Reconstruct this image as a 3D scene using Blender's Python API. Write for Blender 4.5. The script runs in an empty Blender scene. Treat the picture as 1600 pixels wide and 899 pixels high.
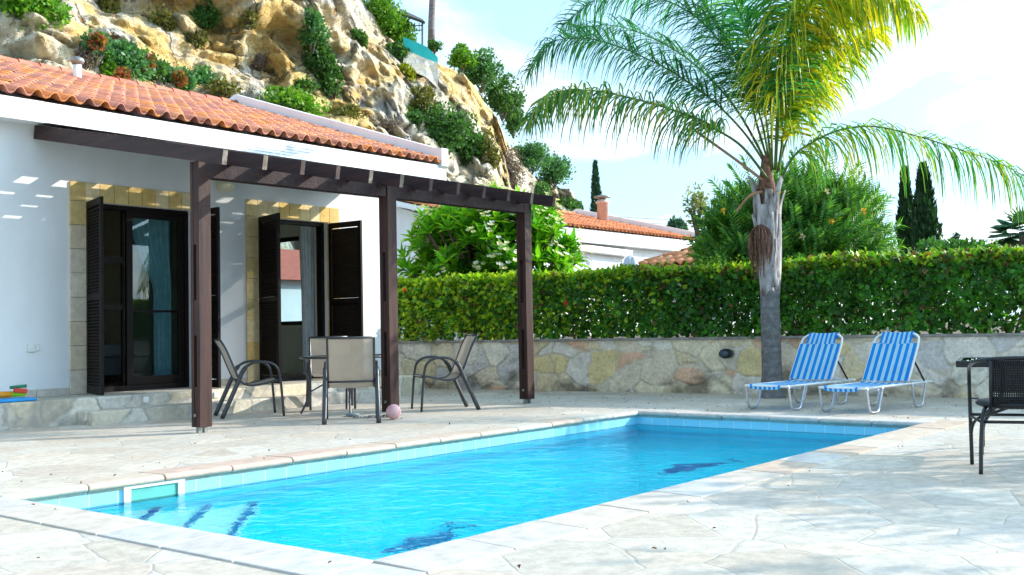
import bpy, math, random
import numpy as np
from mathutils import Vector, Matrix, noise
from mathutils.bvhtree import BVHTree

random.seed(7)
rng = np.random.default_rng(11)
scene = bpy.context.scene
COL = scene.collection
R = math.radians

# ------------------------------------------------------------------ camera
F_PX, CAM_H = 1653.5, 0.95
YAW, PITCH, ROLL = R(38.723), R(2.293), R(-1.0888)
_f0 = Vector((math.cos(YAW), math.sin(YAW), 0)); _r0 = Vector((math.sin(YAW), -math.cos(YAW), 0)); _u0 = Vector((0, 0, 1))
FWD = _f0 * math.cos(PITCH) + _u0 * math.sin(PITCH)
_u = _u0 * math.cos(PITCH) - _f0 * math.sin(PITCH)
RGT = _r0 * math.cos(ROLL) + _u * math.sin(ROLL)
UPV = _u * math.cos(ROLL) - _r0 * math.sin(ROLL)
EYE = Vector((0, 0, CAM_H))

def ray(x, y):
    return FWD + RGT * ((x - 800) / F_PX) - UPV * ((y - 449.5) / F_PX)

def at(x, y, dist):
    """point seen at photo position x,y at a horizontal distance from the viewpoint"""
    d = ray(x, y)
    return EYE + d * (dist / math.hypot(d.x, d.y))

def at_x(x, y, X):
    d = ray(x, y); return EYE + d * (X / d.x)

cam_data = bpy.data.cameras.new('camera')
cam = bpy.data.objects.new('camera', cam_data); COL.objects.link(cam)
cam_data.sensor_width = 36; cam_data.lens = 36 * F_PX / 1600
cam_data.clip_start = 0.05; cam_data.clip_end = 6000
m3 = Matrix((RGT, UPV, -FWD)).transposed()
cam.matrix_world = Matrix.Translation(EYE) @ m3.to_4x4()
scene.camera = cam

# ------------------------------------------------------------------ mesh helpers
class MB:
    def __init__(self):
        self.v = []; self.f = []; self.m = []; self.c = []
        self.cur = (1, 1, 1, 1); self.mi = 0
    def add(self, verts, faces, mi=None, col=None):
        o = len(self.v); mi = self.mi if mi is None else mi; col = col or self.cur
        self.v += [tuple(p) for p in verts]; self.c += [col] * len(verts)
        for f in faces:
            self.f.append([i + o for i in f]); self.m.append(mi)
        return self
    def box(self, x0, x1, y0, y1, z0, z1, mi=None, col=None):
        v = [(x0, y0, z0), (x1, y0, z0), (x1, y1, z0), (x0, y1, z0), (x0, y0, z1), (x1, y0, z1), (x1, y1, z1), (x0, y1, z1)]
        f = [(0, 3, 2, 1), (4, 5, 6, 7), (0, 1, 5, 4), (1, 2, 6, 5), (2, 3, 7, 6), (3, 0, 4, 7)]
        return self.add(v, f, mi, col)
    def bar(self, a, b, w, h, up=(0, 0, 1), mi=None, col=None):
        a, b = Vector(a), Vector(b); d = (b - a).normalized(); up = Vector(up)
        s = d.cross(up).normalized(); u = s.cross(d)
        v = []
        for p in (a, b):
            for sx, sz in ((-1, -1), (1, -1), (1, 1), (-1, 1)):
                v.append(p + s * sx * w / 2 + u * sz * h / 2)
        f = [(0, 1, 2, 3), (7, 6, 5, 4), (0, 4, 5, 1), (1, 5, 6, 2), (2, 6, 7, 3), (3, 7, 4, 0)]
        return self.add(v, f, mi, col)
    def tube(self, pts, r, n=8, mi=None, col=None, cap=True):
        pts = [Vector(p) for p in pts]; k = len(pts)
        rs = [r] * k if not hasattr(r, '__len__') else list(r)
        t0 = (pts[1] - pts[0]).normalized()
        ref = Vector((0, 0, 1)) if abs(t0.z) < 0.9 else Vector((1, 0, 0))
        s = t0.cross(ref).normalized(); v = []
        for i, p in enumerate(pts):
            t = (pts[min(i + 1, k - 1)] - pts[max(i - 1, 0)]).normalized()
            s = (s - t * s.dot(t)).normalized(); u = t.cross(s)
            for j in range(n):
                a = 2 * math.pi * j / n
                v.append(p + (s * math.cos(a) + u * math.sin(a)) * rs[i])
        f = []
        for i in range(k - 1):
            for j in range(n):
                f.append((i * n + j, i * n + (j + 1) % n, (i + 1) * n + (j + 1) % n, (i + 1) * n + j))
        if cap:
            f.append(tuple(reversed(range(n)))); f.append(tuple(range((k - 1) * n, k * n)))
        return self.add(v, f, mi, col)
    def lathe(self, prof, c=(0, 0, 0), n=24, mi=None, col=None):
        v = []; k = len(prof)
        for r, z in prof:
            for j in range(n):
                a = 2 * math.pi * j / n
                v.append((c[0] + r * math.cos(a), c[1] + r * math.sin(a), c[2] + z))
        f = [(i * n + j, i * n + (j + 1) % n, (i + 1) * n + (j + 1) % n, (i + 1) * n + j) for i in range(k - 1) for j in range(n)]
        f.append(tuple(reversed(range(n)))); f.append(tuple(range((k - 1) * n, k * n)))
        return self.add(v, f, mi, col)
    def build(self, name, mats, parent=None, smooth=False, bevel=0):
        return link_mesh(name, np.array(self.v, float), self.f, mats, parent, smooth, bevel, self.m, np.array(self.c, float))

LOC = {}
def link_mesh(name, v, faces, mats, parent=None, smooth=False, bevel=0, mi=None, col=None):
    if not isinstance(mats, (list, tuple)): mats = [mats]
    loc = LOC.get(parent.name) if parent is not None else None
    if loc is not None: v = v - np.array(loc)
    me = bpy.data.meshes.new(name)
    if isinstance(faces, np.ndarray):
        n, k = faces.shape
        me.vertices.add(len(v)); me.vertices.foreach_set('co', v.astype(np.float32).ravel())
        me.loops.add(n * k); me.loops.foreach_set('vertex_index', faces.astype(np.int32).ravel())
        me.polygons.add(n)
        me.polygons.foreach_set('loop_start', np.arange(0, n * k, k, dtype=np.int32))
        me.update(calc_edges=True)
    else:
        me.from_pydata(v.tolist(), [], faces)
        if mi is not None: me.polygons.foreach_set('material_index', mi)
    for m in mats: me.materials.append(m)
    if col is not None:
        a = me.color_attributes.new('Col', 'FLOAT_COLOR', 'POINT')
        c4 = col if col.shape[1] == 4 else np.concatenate([col, np.ones((len(col), 1))], 1)
        a.data.foreach_set('color', c4.astype(np.float32).ravel())
    if smooth: me.polygons.foreach_set('use_smooth', [True] * len(me.polygons))
    me.validate(); me.update()
    o = bpy.data.objects.new(name, me); COL.objects.link(o)
    if parent is not None: o.parent = parent; LOC[o.name] = loc if loc is not None else (0, 0, 0)
    if bevel:
        b = o.modifiers.new('bevel', 'BEVEL'); b.width = bevel; b.segments = 2; b.limit_method = 'ANGLE'
    return o

def thing(name, label, cat, loc=(0, 0, 0), group=None):
    o = bpy.data.objects.new(name, None); COL.objects.link(o); o.location = loc; o.empty_display_size = 0.1
    LOC[o.name] = tuple(loc)
    o['label'] = label; o['category'] = cat
    if group: o['group'] = group
    return o
def tag(o, label, cat, group=None):
    o['label'] = label; o['category'] = cat
    if group: o['group'] = group
    return o
def structure(o, label=None):
    o['kind'] = 'structure'
    if label: o['label'] = label
    return o
def copy_tree(o, parent=None):
    c = o.copy(); COL.objects.link(c); c.parent = parent
    for ch in list(o.children): copy_tree(ch, c)
    return c

# ------------------------------------------------------------------ material helpers
class NT:
    def __init__(self, name):
        self.mat = bpy.data.materials.new(name); self.mat.use_nodes = True
        self.t = self.mat.node_tree; self.t.nodes.clear()
        self.out = self.t.nodes.new('ShaderNodeOutputMaterial')
    def n(self, typ, **kw):
        nd = self.t.nodes.new('ShaderNode' + typ)
        for k, v in kw.items(): setattr(nd, k, v)
        return nd
    def l(self, a, b): self.t.links.new(a, b)
    def val(self, sock, v):
        if hasattr(v, 'is_output') or isinstance(v, bpy.types.NodeSocket): self.l(v, sock)
        else: sock.default_value = v
    def coord(self, kind='Object', scale=(1, 1, 1), rot=(0, 0, 0)):
        c = self.n('TexCoord'); m = self.n('Mapping'); m.inputs['Scale'].default_value = scale; m.inputs['Rotation'].default_value = rot
        self.l(c.outputs[kind], m.inputs['Vector']); return m.outputs['Vector']
    def noise(self, vec, scale, detail=4, rough=.55, dist=0):
        t = self.n('TexNoise'); self.l(vec, t.inputs['Vector'])
        t.inputs['Scale'].default_value = scale; t.inputs['Detail'].default_value = detail
        t.inputs['Roughness'].default_value = rough; t.inputs['Distortion'].default_value = dist
        return t.outputs['Fac'], t.outputs['Color']
    def vor(self, vec, scale, feature='F1', rnd=1):
        t = self.n('TexVoronoi', feature=feature); self.l(vec, t.inputs['Vector'])
        t.inputs['Scale'].default_value = scale; t.inputs['Randomness'].default_value = rnd
        return t
    def ramp(self, fac, stops, interp='LINEAR'):
        r = self.n('ValToRGB'); r.color_ramp.interpolation = interp
        e = r.color_ramp.elements
        while len(e) < len(stops): e.new(.5)
        for i, (p, c) in enumerate(stops):
            e[i].position = p; e[i].color = (c, c, c, 1) if not hasattr(c, '__len__') else (*c[:3], 1)
        self.l(fac, r.inputs['Fac']); return r.outputs['Color']
    def mix(self, fac, a, b, mode='MIX'):
        m = self.n('Mix', data_type='RGBA', blend_type=mode)
        self.val(m.inputs['Factor'], fac)
        for s, v in ((m.inputs['A'], a), (m.inputs['B'], b)):
            if isinstance(v, bpy.types.NodeSocket): self.l(v, s)
            else: s.default_value = (*v[:3], 1)
        return m.outputs['Result']
    def math(self, op, a, b=0.0, clamp=False):
        m = self.n('Math', operation=op, use_clamp=clamp); self.val(m.inputs[0], a); self.val(m.inputs[1], b); return m.outputs[0]
    def bump(self, h, strength=.3, dist=.02, normal=None):
        b = self.n('Bump'); b.inputs['Strength'].default_value = strength; b.inputs['Distance'].default_value = dist
        self.l(h, b.inputs['Height'])
        if normal is not None: self.l(normal, b.inputs['Normal'])
        return b.outputs['Normal']
    def bsdf(self, col, rough=.6, metallic=0, spec=.5, normal=None):
        p = self.n('BsdfPrincipled')
        if isinstance(col, bpy.types.NodeSocket): self.l(col, p.inputs['Base Color'])
        else: p.inputs['Base Color'].default_value = (*col[:3], 1)
        self.val(p.inputs['Roughness'], rough); p.inputs['Metallic'].default_value = metallic
        p.inputs['Specular IOR Level'].default_value = spec
        if normal is not None: self.l(normal, p.inputs['Normal'])
        return p
    def done(self, sh):
        self.l(sh.outputs[0] if hasattr(sh, 'outputs') else sh, self.out.inputs['Surface']); return self.mat

def pm(name, col, col2=None, rough=.6, scale=6, bump=0, bscale=60, metallic=0, spec=.4, detail=5, lo=.35, hi=.65, stretch=(1, 1, 1)):
    t = NT(name); v = t.coord('Object', stretch)
    col2 = col2 or tuple(c * .8 for c in col)
    f, _ = t.noise(v, scale, detail)
    c = t.ramp(f, [(lo, col2), (hi, col)])
    nrm = None
    if bump:
        g, _ = t.noise(v, bscale, 5); nrm = t.bump(g, bump, .01)
    return t.done(t.bsdf(c, rough, metallic, spec, nrm))

def leaf_mat(name, trans=.35, rough=.45, gain=1.0, spec=.35):
    t = NT(name); a = t.n('VertexColor', layer_name='Col')
    f, _ = t.noise(t.coord('Object'), 3, 2)
    c = t.mix(1.0, a.outputs['Color'], t.ramp(f, [(.3, .75 * gain), (.7, 1.2 * gain)]), 'MULTIPLY')
    p = t.bsdf(c, rough, 0, spec)
    tr = t.n('BsdfTranslucent')
    t.l(t.mix(1.0, c, (1.25, 1.25, .5), 'MULTIPLY'), tr.inputs['Color'])
    m = t.n('MixShader'); m.inputs[0].default_value = trans
    t.l(p.outputs[0], m.inputs[1]); t.l(tr.outputs[0], m.inputs[2])
    return t.done(m)

def stone_mat(name, scale, stops, joint, jw, rough=.75, distort=.12, bump=.5, grain=.25, spec=.25, flat=(1, 1, 1), stain=None, jitter=1):
    """crazy-paving: irregular flat stones with mortar joints"""
    t = NT(name); v = t.coord('Object', flat)
    nf, nc = t.noise(v, scale * 1.6, 3)
    vm = t.n('VectorMath', operation='MULTIPLY_ADD'); t.l(nc, vm.inputs[0]); vm.inputs[1].default_value = (distort,) * 3; t.l(v, vm.inputs[2])
    vv = vm.outputs[0]
    cell = t.vor(vv, scale, 'F1', jitter); edge = t.vor(vv, scale, 'DISTANCE_TO_EDGE', jitter)
    sep = t.n('SeparateColor'); t.l(cell.outputs['Color'], sep.inputs[0])
    base = t.ramp(sep.outputs[0], stops)
    g, _ = t.noise(v, scale * 5, 8, .7)
    base = t.mix(1.0, base, t.ramp(g, [(.30, 1 - grain), (.75, 1 + grain * .4)]), 'MULTIPLY')
    val = t.ramp(sep.outputs[1], [(0, .86), (1, 1.06)])
    base = t.mix(1.0, base, val, 'MULTIPLY')
    if stain:
        s, _ = t.noise(v, scale * .5, 6, .65, .6)
        base = t.mix(t.ramp(s, [(.52, 0), (.72, .8)]), base, stain)
    jf = t.ramp(edge.outputs['Distance'], [(jw * .4, 1), (jw, 0)])
    w, _ = t.noise(v, scale * 3, 2)
    jf = t.math('MULTIPLY', jf, t.ramp(w, [(.3, .25), (.6, 1)]))
    c = t.mix(jf, base, joint)
    hgt = t.math('ADD', t.math('MULTIPLY', t.ramp(edge.outputs['Distance'], [(0, 0), (jw * 1.6, 1)]), .22), t.math('MULTIPLY', g, .5))
    hgt = t.math('ADD', hgt, t.math('MULTIPLY', sep.outputs[2], .25))
    return t.done(t.bsdf(c, rough, 0, spec, t.bump(hgt, bump, .02)))

def glass_mat(name, tint, refl=1.0, ior=1.5, rough=.0):
    t = NT(name); tr = t.n('BsdfTransparent'); tr.inputs[0].default_value = (*tint, 1)
    gl = t.n('BsdfGlossy'); gl.inputs['Roughness'].default_value = rough
    lw = t.n('LayerWeight'); lw.inputs['Blend'].default_value = .5
    fr = t.math('ADD', t.math('MULTIPLY', t.math('POWER', lw.outputs['Facing'], 5.0), .96), .04)
    m = t.n('MixShader'); t.l(t.math('MULTIPLY', fr, refl, True), m.inputs[0]); t.l(tr.outputs[0], m.inputs[1]); t.l(gl.outputs[0], m.inputs[2])
    return t.done(m)

M = {}
M['plaster'] = pm('white_plaster', (.81, .82, .83), (.73, .745, .755), .85, 1.6, .25, 55, spec=.1, lo=.3, hi=.6, stretch=(1, 1, .45))
M['room'] = pm('room_plaster', (.74, .68, .50), (.68, .62, .46), .8, 1.5, spec=.1)
M['room_floor'] = pm('room_floor_tile', (.45, .38, .30), None, .3, 2)
M['darkwood'] = pm('dark_stained_wood', (.028, .013, .010), (.012, .006, .006), .55, 9, .25, 60, stretch=(1, 1, .25), spec=.35)
M['shutter'] = pm('shutter_paint', (.011, .006, .005), (.006, .004, .0035), .55, 6, .1, 50, spec=.2)
M['post'] = pm('pergola_wood', (.068, .027, .018), (.018, .008, .009), .6, 16, .5, 70, stretch=(1, 1, .07), spec=.3, lo=.3, hi=.72)
M['rafter'] = pm('rafter_wood', (.050, .021, .018), (.014, .007, .009), .6, 16, .5, 60, stretch=(1, .09, 1), spec=.3, lo=.3, hi=.72)
M['endgrain'] = pm('weathered_end_grain', (.30, .24, .19), (.12, .08, .06), .8, 14, .3, 60)
M['endgrain_dark'] = pm('dark_end_grain', (.10, .06, .05), (.05, .03, .028), .7, 14, .3, 60)
M['metal'] = pm('dark_bronze_tube', (.042, .042, .048), (.026, .026, .03), .3, 5, metallic=.3, spec=.8)
M['black'] = pm('black_metal_tube', (.010, .010, .013), (.006, .006, .008), .35, 5, spec=.5)
M['rattan'] = pm('black_woven_rattan', (.010, .010, .013), (.005, .005, .006), .5, 40, .4, 120, spec=.4)
M['galv'] = pm('galvanised_steel', (.35, .36, .34), (.2, .22, .2), .45, 20, metallic=.6)
M['white'] = pm('white_enamel', (.80, .80, .78), (.72, .72, .70), .35, 10, spec=.5)
M['alu'] = pm('brushed_aluminium', (.66, .67, .70), (.5, .5, .52), .35, 12, metallic=.7)
M['fascia'] = pm('white_fascia', (.82, .83, .84), (.76, .78, .80), .6, 3, spec=.2)
M['ochre'] = pm('ochre_room', (.42, .2, .04), (.3, .13, .03), .9, 2)

# sling mesh fabric: fine weave, a little see-through
def sling_mat(name, c1, c2, alpha=.12):
    t = NT(name); v = t.coord('Object')
    f, _ = t.noise(v, 7, 3); c = t.ramp(f, [(.35, c2), (.65, c1)])
    w = t.n('TexWave'); w.inputs['Scale'].default_value = 90; t.l(v, w.inputs['Vector'])
    p = t.bsdf(c, .75, 0, .2, t.bump(w.outputs['Fac'], .15, .003))
    tr = t.n('BsdfTransparent'); tl = t.n('BsdfTranslucent'); tl.inputs[0].default_value = (*c1, 1)
    m0 = t.n('MixShader'); m0.inputs[0].default_value = .3; t.l(p.outputs[0], m0.inputs[1]); t.l(tl.outputs[0], m0.inputs[2])
    m = t.n('MixShader'); m.inputs[0].default_value = alpha; t.l(m0.outputs[0], m.inputs[1]); t.l(tr.outputs[0], m.inputs[2])
    return t.done(m)
M['sling'] = sling_mat('taupe_sling', (.47, .40, .32), (.41, .35, .28))
M['stripe_b'] = sling_mat('blue_stripe_sling', (.010, .28, .78), (.010, .24, .68), .0)
M['stripe_w'] = sling_mat('pale_stripe_sling', (.46, .74, .88), (.40, .66, .84), .0)

# surround: golden limestone blocks (coordinates run along the wall)
t = NT('golden_limestone'); a = t.n('VertexColor', layer_name='Col'); f, _ = t.noise(t.coord('Object'), 14, 6, .65)
M['surround'] = t.done(t.bsdf(t.mix(1.0, a.outputs['Color'], t.ramp(f, [(.3, .78), (.7, 1.08)]), 'MULTIPLY'), .85, 0, .15, t.bump(f, .25, .01)))
# coping, also by per-stone colour
t = NT('coping_stone'); a = t.n('VertexColor', layer_name='Col'); v = t.coord('Object'); f, _ = t.noise(v, 9, 7, .65); g, _ = t.noise(v, 60, 4)
M['coping'] = t.done(t.bsdf(t.mix(1.0, a.outputs['Color'], t.ramp(f, [(.3, .72), (.72, 1.08)]), 'MULTIPLY'), .65, 0, .25, t.bump(t.math('ADD', f, t.math('MULTIPLY', g, .3)), .25, .01)))
# terracotta
t = NT('terracotta_tile'); a = t.n('VertexColor', layer_name='Col'); v = t.coord('Object'); f, _ = t.noise(v, 5, 6, .6); g, _ = t.noise(v, 40, 4)
c = t.mix(1.0, a.outputs['Color'], t.ramp(f, [(.3, .7), (.7, 1.15)]), 'MULTIPLY')
M['tile'] = t.done(t.bsdf(c, .75, 0, .25, t.bump(g, .2, .01)))

M['paving'] = stone_mat('crazy_paving', 2.3, [(0, (.60, .50, .40)), (.35, (.63, .55, .45)), (.7, (.59, .53, .46)), (1, (.66, .59, .49))], (.44, .39, .33), .014, .6, .05, .6, .34, .25, (1, 1, .05))
M['steps'] = stone_mat('step_stone', 2.2, [(0, (.64, .58, .46)), (.4, (.74, .64, .46)), (.7, (.64, .61, .55)), (1, (.78, .70, .55))], (.34, .31, .27), .05, .8, .2, .5, .35, .2, (1, 1, 1), (.22, .21, .20))
M['wallstone'] = stone_mat('rubble_wall_stone', 1.9, [(0, (.66, .56, .40)), (.18, (.66, .40, .26)), (.28, (.62, .58, .50)), (.5, (.64, .50, .20)), (.6, (.74, .67, .55)), (1, (.50, .49, .48))], (.66, .60, .50), .05, .85, .22, .9, .5, .15, (1, 1, 1.1), (.14, .12, .10))
M['wallcap'] = pm('grey_wall_cap', (.34, .32, .29), (.22, .20, .18), .85, 8, .4, 50)
M['soil'] = pm('garden_soil', (.16, .11, .07), (.08, .06, .04), .95, 3, .5, 30)
M['scrub'] = pm('dry_scrub_ground', (.20, .18, .09), (.09, .11, .04), .95, .3, .5, 5)

# pool
t = NT('pool_mosaic'); v = t.coord('Object'); b = t.vor(v, 40, 'F1', 0)
sep = t.n('SeparateColor'); t.l(b.outputs['Color'], sep.inputs[0])
f, _ = t.noise(v, 1.2, 4)
M['basin'] = t.done(t.bsdf(t.mix(1.0, t.ramp(sep.outputs[0], [(0, (.004, .74, .96)), (1, (.008, .83, .98))]), t.ramp(f, [(.3, .9), (.7, 1.1)]), 'MULTIPLY'), .5, 0, .3))
M['stepmosaic'] = pm('pool_step_mosaic', (.85, .96, .88), (.62, .90, .84), .5, 12, .1, 40)
M['navy'] = pm('navy_mosaic', (.01, .06, .34), (.01, .05, .25), .5, 30)
t = NT('waterline_tile'); v = t.coord('Object'); br = t.n('TexBrick'); br.offset = 0; br.inputs['Scale'].default_value = 1
def brickvec(nt, v):  # run the tiles along both wall directions
    s = nt.n('SeparateXYZ'); nt.l(v, s.inputs[0]); c = nt.n('CombineXYZ')
    nt.l(nt.math('ADD', s.outputs[0], s.outputs[1]), c.inputs[0]); nt.l(s.outputs[2], c.inputs[1]); return c.outputs[0]
t.l(brickvec(t, v), br.inputs['Vector'])
br.inputs['Brick Width'].default_value = .2; br.inputs['Row Height'].default_value = .15; br.inputs['Mortar Size'].default_value = .004
br.inputs['Color1'].default_value = (.24, .62, .82, 1); br.inputs['Color2'].default_value = (.29, .68, .86, 1); br.inputs['Mortar'].default_value = (.55, .80, .85, 1)
M['bandtile'] = t.done(t.bsdf(br.outputs['Color'], .15, 0, .5))

t = NT('pool_water'); v = t.coord('Object', (1, 1, 1), (0, 0, R(35)))
vs = t.n('Mapping'); t.l(v, vs.inputs[0]); vs.inputs['Scale'].default_value = (1, 1, 1)
n1, _ = t.noise(vs.outputs[0], 2.2, 3, .5, .4); n2, _ = t.noise(vs.outputs[0], 9, 3, .55, .3)
hgt = t.math('ADD', n1, t.math('MULTIPLY', n2, .33))
nrm = t.bump(hgt, .75, .06)
tint = (.76, .99, 1.0, 1)
tr = t.n('BsdfTransparent'); tr.inputs[0].default_value = tint
rf = t.n('BsdfRefraction'); rf.inputs[0].default_value = tint; rf.inputs['IOR'].default_value = 1.33; rf.inputs['Roughness'].default_value = .0; t.l(t.bump(hgt, .28, .05), rf.inputs['Normal'])
gl = t.n('BsdfGlossy'); gl.inputs['Roughness'].default_value = .02; t.l(nrm, gl.inputs['Normal'])
fr = t.n('Fresnel'); fr.inputs['IOR'].default_value = 1.33; t.l(nrm, fr.inputs['Normal'])
m1 = t.n('MixShader'); m1.inputs[0].default_value = .72; t.l(tr.outputs[0], m1.inputs[1]); t.l(rf.outputs[0], m1.inputs[2])
m2 = t.n('MixShader'); t.l(t.math('MULTIPLY', fr.outputs[0], .52), m2.inputs[0]); t.l(m1.outputs[0], m2.inputs[1]); t.l(gl.outputs[0], m2.inputs[2])
M['water'] = t.done(m2)

M['glass'] = glass_mat('door_glass', (.70, .82, .84), 1.3)
M['tableglass'] = glass_mat('smoked_table_glass', (.5, .58, .6), 1.6)
M['leaf'] = leaf_mat('garden_leaf', .35)
M['leaf_gloss'] = leaf_mat('glossy_leaf', .5, .3, 1.1, .5)
M['frond'] = leaf_mat('palm_leaflet', .42, .4)
M['dryleaf'] = leaf_mat('scrub_leaf', .2, .7, 1, .15)
M['petal'] = leaf_mat('flower_petal', .3, .6)
M['bark'] = pm('branch_bark', (.16, .12, .09), (.07, .05, .04), .9, 10, .5, 40)

# limestone cliff
t = NT('limestone_cliff'); v = t.coord('Object')
n_big, _ = t.noise(v, .10, 6, .6, .6); n_mid, _ = t.noise(v, .5, 8, .68, .5); n_fine, _ = t.noise(v, 2.6, 8, .7)
och, _ = t.noise(v, .085, 5, .55, 1.2)
base = t.ramp(n_mid, [(.25, (.58, .46, .30)), (.42, (.76, .64, .45)), (.6, (.80, .72, .57)), (.75, (.76, .73, .67))])
base = t.mix(t.ramp(och, [(.54, 0), (.62, .85)]), base, t.ramp(n_mid, [(.3, (.68, .38, .07)), (.6, (.80, .58, .22))]))
gry, _ = t.noise(v, .22, 7, .7, 1.0)
base = t.mix(t.ramp(gry, [(.50, 0), (.60, .8)]), base, t.ramp(n_fine, [(.35, (.30, .29, .29)), (.6, (.62, .61, .60))]))
base = t.mix(1.0, base, t.ramp(n_fine, [(.3, .55), (.52, 1.06)]), 'MULTIPLY')
pit = t.vor(v, .9, 'F1'); pits = t.ramp(pit.outputs['Distance'], [(.12, 1), (.26, 0)])
pn, _ = t.noise(v, .3, 2); pits = t.math('MULTIPLY', pits, t.ramp(pn, [(.5, 0), (.6, 1)]))
base = t.mix(pits, base, (.34, .19, .06))
ck, _ = t.noise(v, .25, 3)
vmk = t.n('VectorMath', operation='MULTIPLY_ADD'); _, ncc = t.noise(v, .6, 5, .65); t.l(ncc, vmk.inputs[0]); vmk.inputs[1].default_value = (2.2,) * 3; t.l(v, vmk.inputs[2])
cre = t.vor(vmk.outputs[0], .20, 'DISTANCE_TO_EDGE')
crf = t.math('MULTIPLY', t.ramp(cre.outputs['Distance'], [(.004, 1), (.024, 0)]), t.ramp(ck, [(.42, 0), (.55, .6)]))
base = t.mix(crf, base, (.14, .10, .07))
scr, _ = t.noise(t.coord('Object', (1, 1, 1.5)), .35, 6, .7)
base = t.mix(t.ramp(scr, [(.60, 0), (.68, .7)]), base, (.20, .19, .08))
crk = t.vor(v, .22, 'DISTANCE_TO_EDGE'); 
hg = t.math('ADD', t.math('MULTIPLY', n_mid, 1.0), t.math('MULTIPLY', n_fine, .35))
hg = t.math('SUBTRACT', hg, t.math('MULTIPLY', pits, .8)); hg = t.math('SUBTRACT', hg, t.math('MULTIPLY', crf, 1.0))
M['cliff'] = t.done(t.bsdf(base, .9, 0, .1, t.bump(hg, 1.0, .9)))

# ------------------------------------------------------------------ light and sky
S = Vector((1.0, -.74, .58)).normalized()
sun_d = bpy.data.lights.new('sun', 'SUN'); sun = bpy.data.objects.new('sun', sun_d); COL.objects.link(sun)
sun_d.energy = 2.0; sun_d.angle = R(.5); sun_d.color = (1, .93, .82)
sun.rotation_euler = S.to_track_quat('Z', 'Y').to_euler(); sun.location = (20, -20, 30)
w = bpy.data.worlds.new('World'); scene.world = w; w.use_nodes = True
wt = w.node_tree; wt.nodes.clear()
def wn(typ): return wt.nodes.new('ShaderNode' + typ)
sky = wn('TexSky'); sky.sky_type = 'NISHITA'; sky.sun_disc = False
sky.sun_elevation = math.asin(S.z); sky.sun_rotation = math.atan2(S.x, S.y)
sky.air_density = 1.0; sky.dust_density = 1.5; sky.ozone_density = 2.0
bg = wn('Background'); bg.inputs[1].default_value = .15; wt.links.new(sky.outputs[0], bg.inputs[0])
# thin bright cloud: a noise over a high flat layer
tc = wn('TexCoord'); sx = wn('SeparateXYZ'); wt.links.new(tc.outputs['Generated'], sx.inputs[0])
def wm(op, a, b=0.0, clamp=False):
    m = wn('Math'); m.operation = op; m.use_clamp = clamp
    for i, q in enumerate((a, b)):
        if isinstance(q, bpy.types.NodeSocket): wt.links.new(q, m.inputs[i])
        else: m.inputs[i].default_value = q
    return m.outputs[0]
zz = wm('ADD', wm('MAXIMUM', sx.outputs[2], 0.0), .22)
cx = wn('CombineXYZ'); wt.links.new(wm('DIVIDE', sx.outputs[0], zz), cx.inputs[0]); wt.links.new(wm('DIVIDE', sx.outputs[1], zz), cx.inputs[1])
cn = wn('TexNoise'); wt.links.new(cx.outputs[0], cn.inputs['Vector']); cn.inputs['Scale'].default_value = 1.7; cn.inputs['Detail'].default_value = 9; cn.inputs['Roughness'].default_value = .58; cn.inputs['Distortion'].default_value = .5
cr = wn('ValToRGB'); cr.color_ramp.elements[0].position = .49; cr.color_ramp.elements[0].color = (.33, .56, .76, 1); cr.color_ramp.elements[1].position = .64; cr.color_ramp.elements[1].color = (.74, .80, .84, 1)
wt.links.new(cn.outputs['Fac'], cr.inputs[0])
cb = wn('Background'); wt.links.new(cr.outputs[0], cb.inputs[0]); 
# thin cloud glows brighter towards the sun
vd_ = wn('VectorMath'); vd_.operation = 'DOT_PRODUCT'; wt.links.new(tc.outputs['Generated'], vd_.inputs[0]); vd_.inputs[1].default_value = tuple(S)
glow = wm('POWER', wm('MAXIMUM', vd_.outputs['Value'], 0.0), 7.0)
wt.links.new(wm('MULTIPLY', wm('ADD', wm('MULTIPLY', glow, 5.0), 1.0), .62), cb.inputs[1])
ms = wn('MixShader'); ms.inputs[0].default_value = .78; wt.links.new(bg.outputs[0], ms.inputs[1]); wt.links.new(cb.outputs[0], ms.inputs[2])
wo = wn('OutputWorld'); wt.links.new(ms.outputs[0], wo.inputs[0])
vs_ = scene.view_settings; vs_.view_transform = 'Standard'; vs_.look = 'None'; vs_.gamma = 1; vs_.exposure = 1.60; vs_.use_curve_mapping = False
cy = scene.cycles; cy.use_denoising = True; cy.max_bounces = 8; cy.transparent_max_bounces = 12; cy.sample_clamp_indirect = 6; cy.caustics_reflective = False; cy.blur_glossy = .5

# ------------------------------------------------------------------ ground
PX0, PX1, PY0, PY1 = 3.05, 10.22, 3.20, 6.42          # pool water edge
CW = .30                                              # coping width
def ring(outer, inner, z, name, mat, thick=0):
    (a0, a1, b0, b1), (c0, c1, d0, d1) = outer, inner
    v = [(a0, b0, z), (a1, b0, z), (a1, b1, z), (a0, b1, z), (c0, d0, z), (c1, d0, z), (c1, d1, z), (c0, d1, z)]
    mb = MB().add(v, [(0, 1, 5, 4), (1, 2, 6, 5), (2, 3, 7, 6), (3, 0, 4, 7)])
    return structure(mb.build(name, mat))
TER = (-9, 16.5, -9, 24)
ring(TER, (PX0 - CW, PX1 + CW, PY0 - CW, PY1 + CW), -.004, 'terrace', M['paving'])
ring((-2500, 2500, -2500, 2500), TER, -.05, 'ground', M['scrub'])

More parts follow.
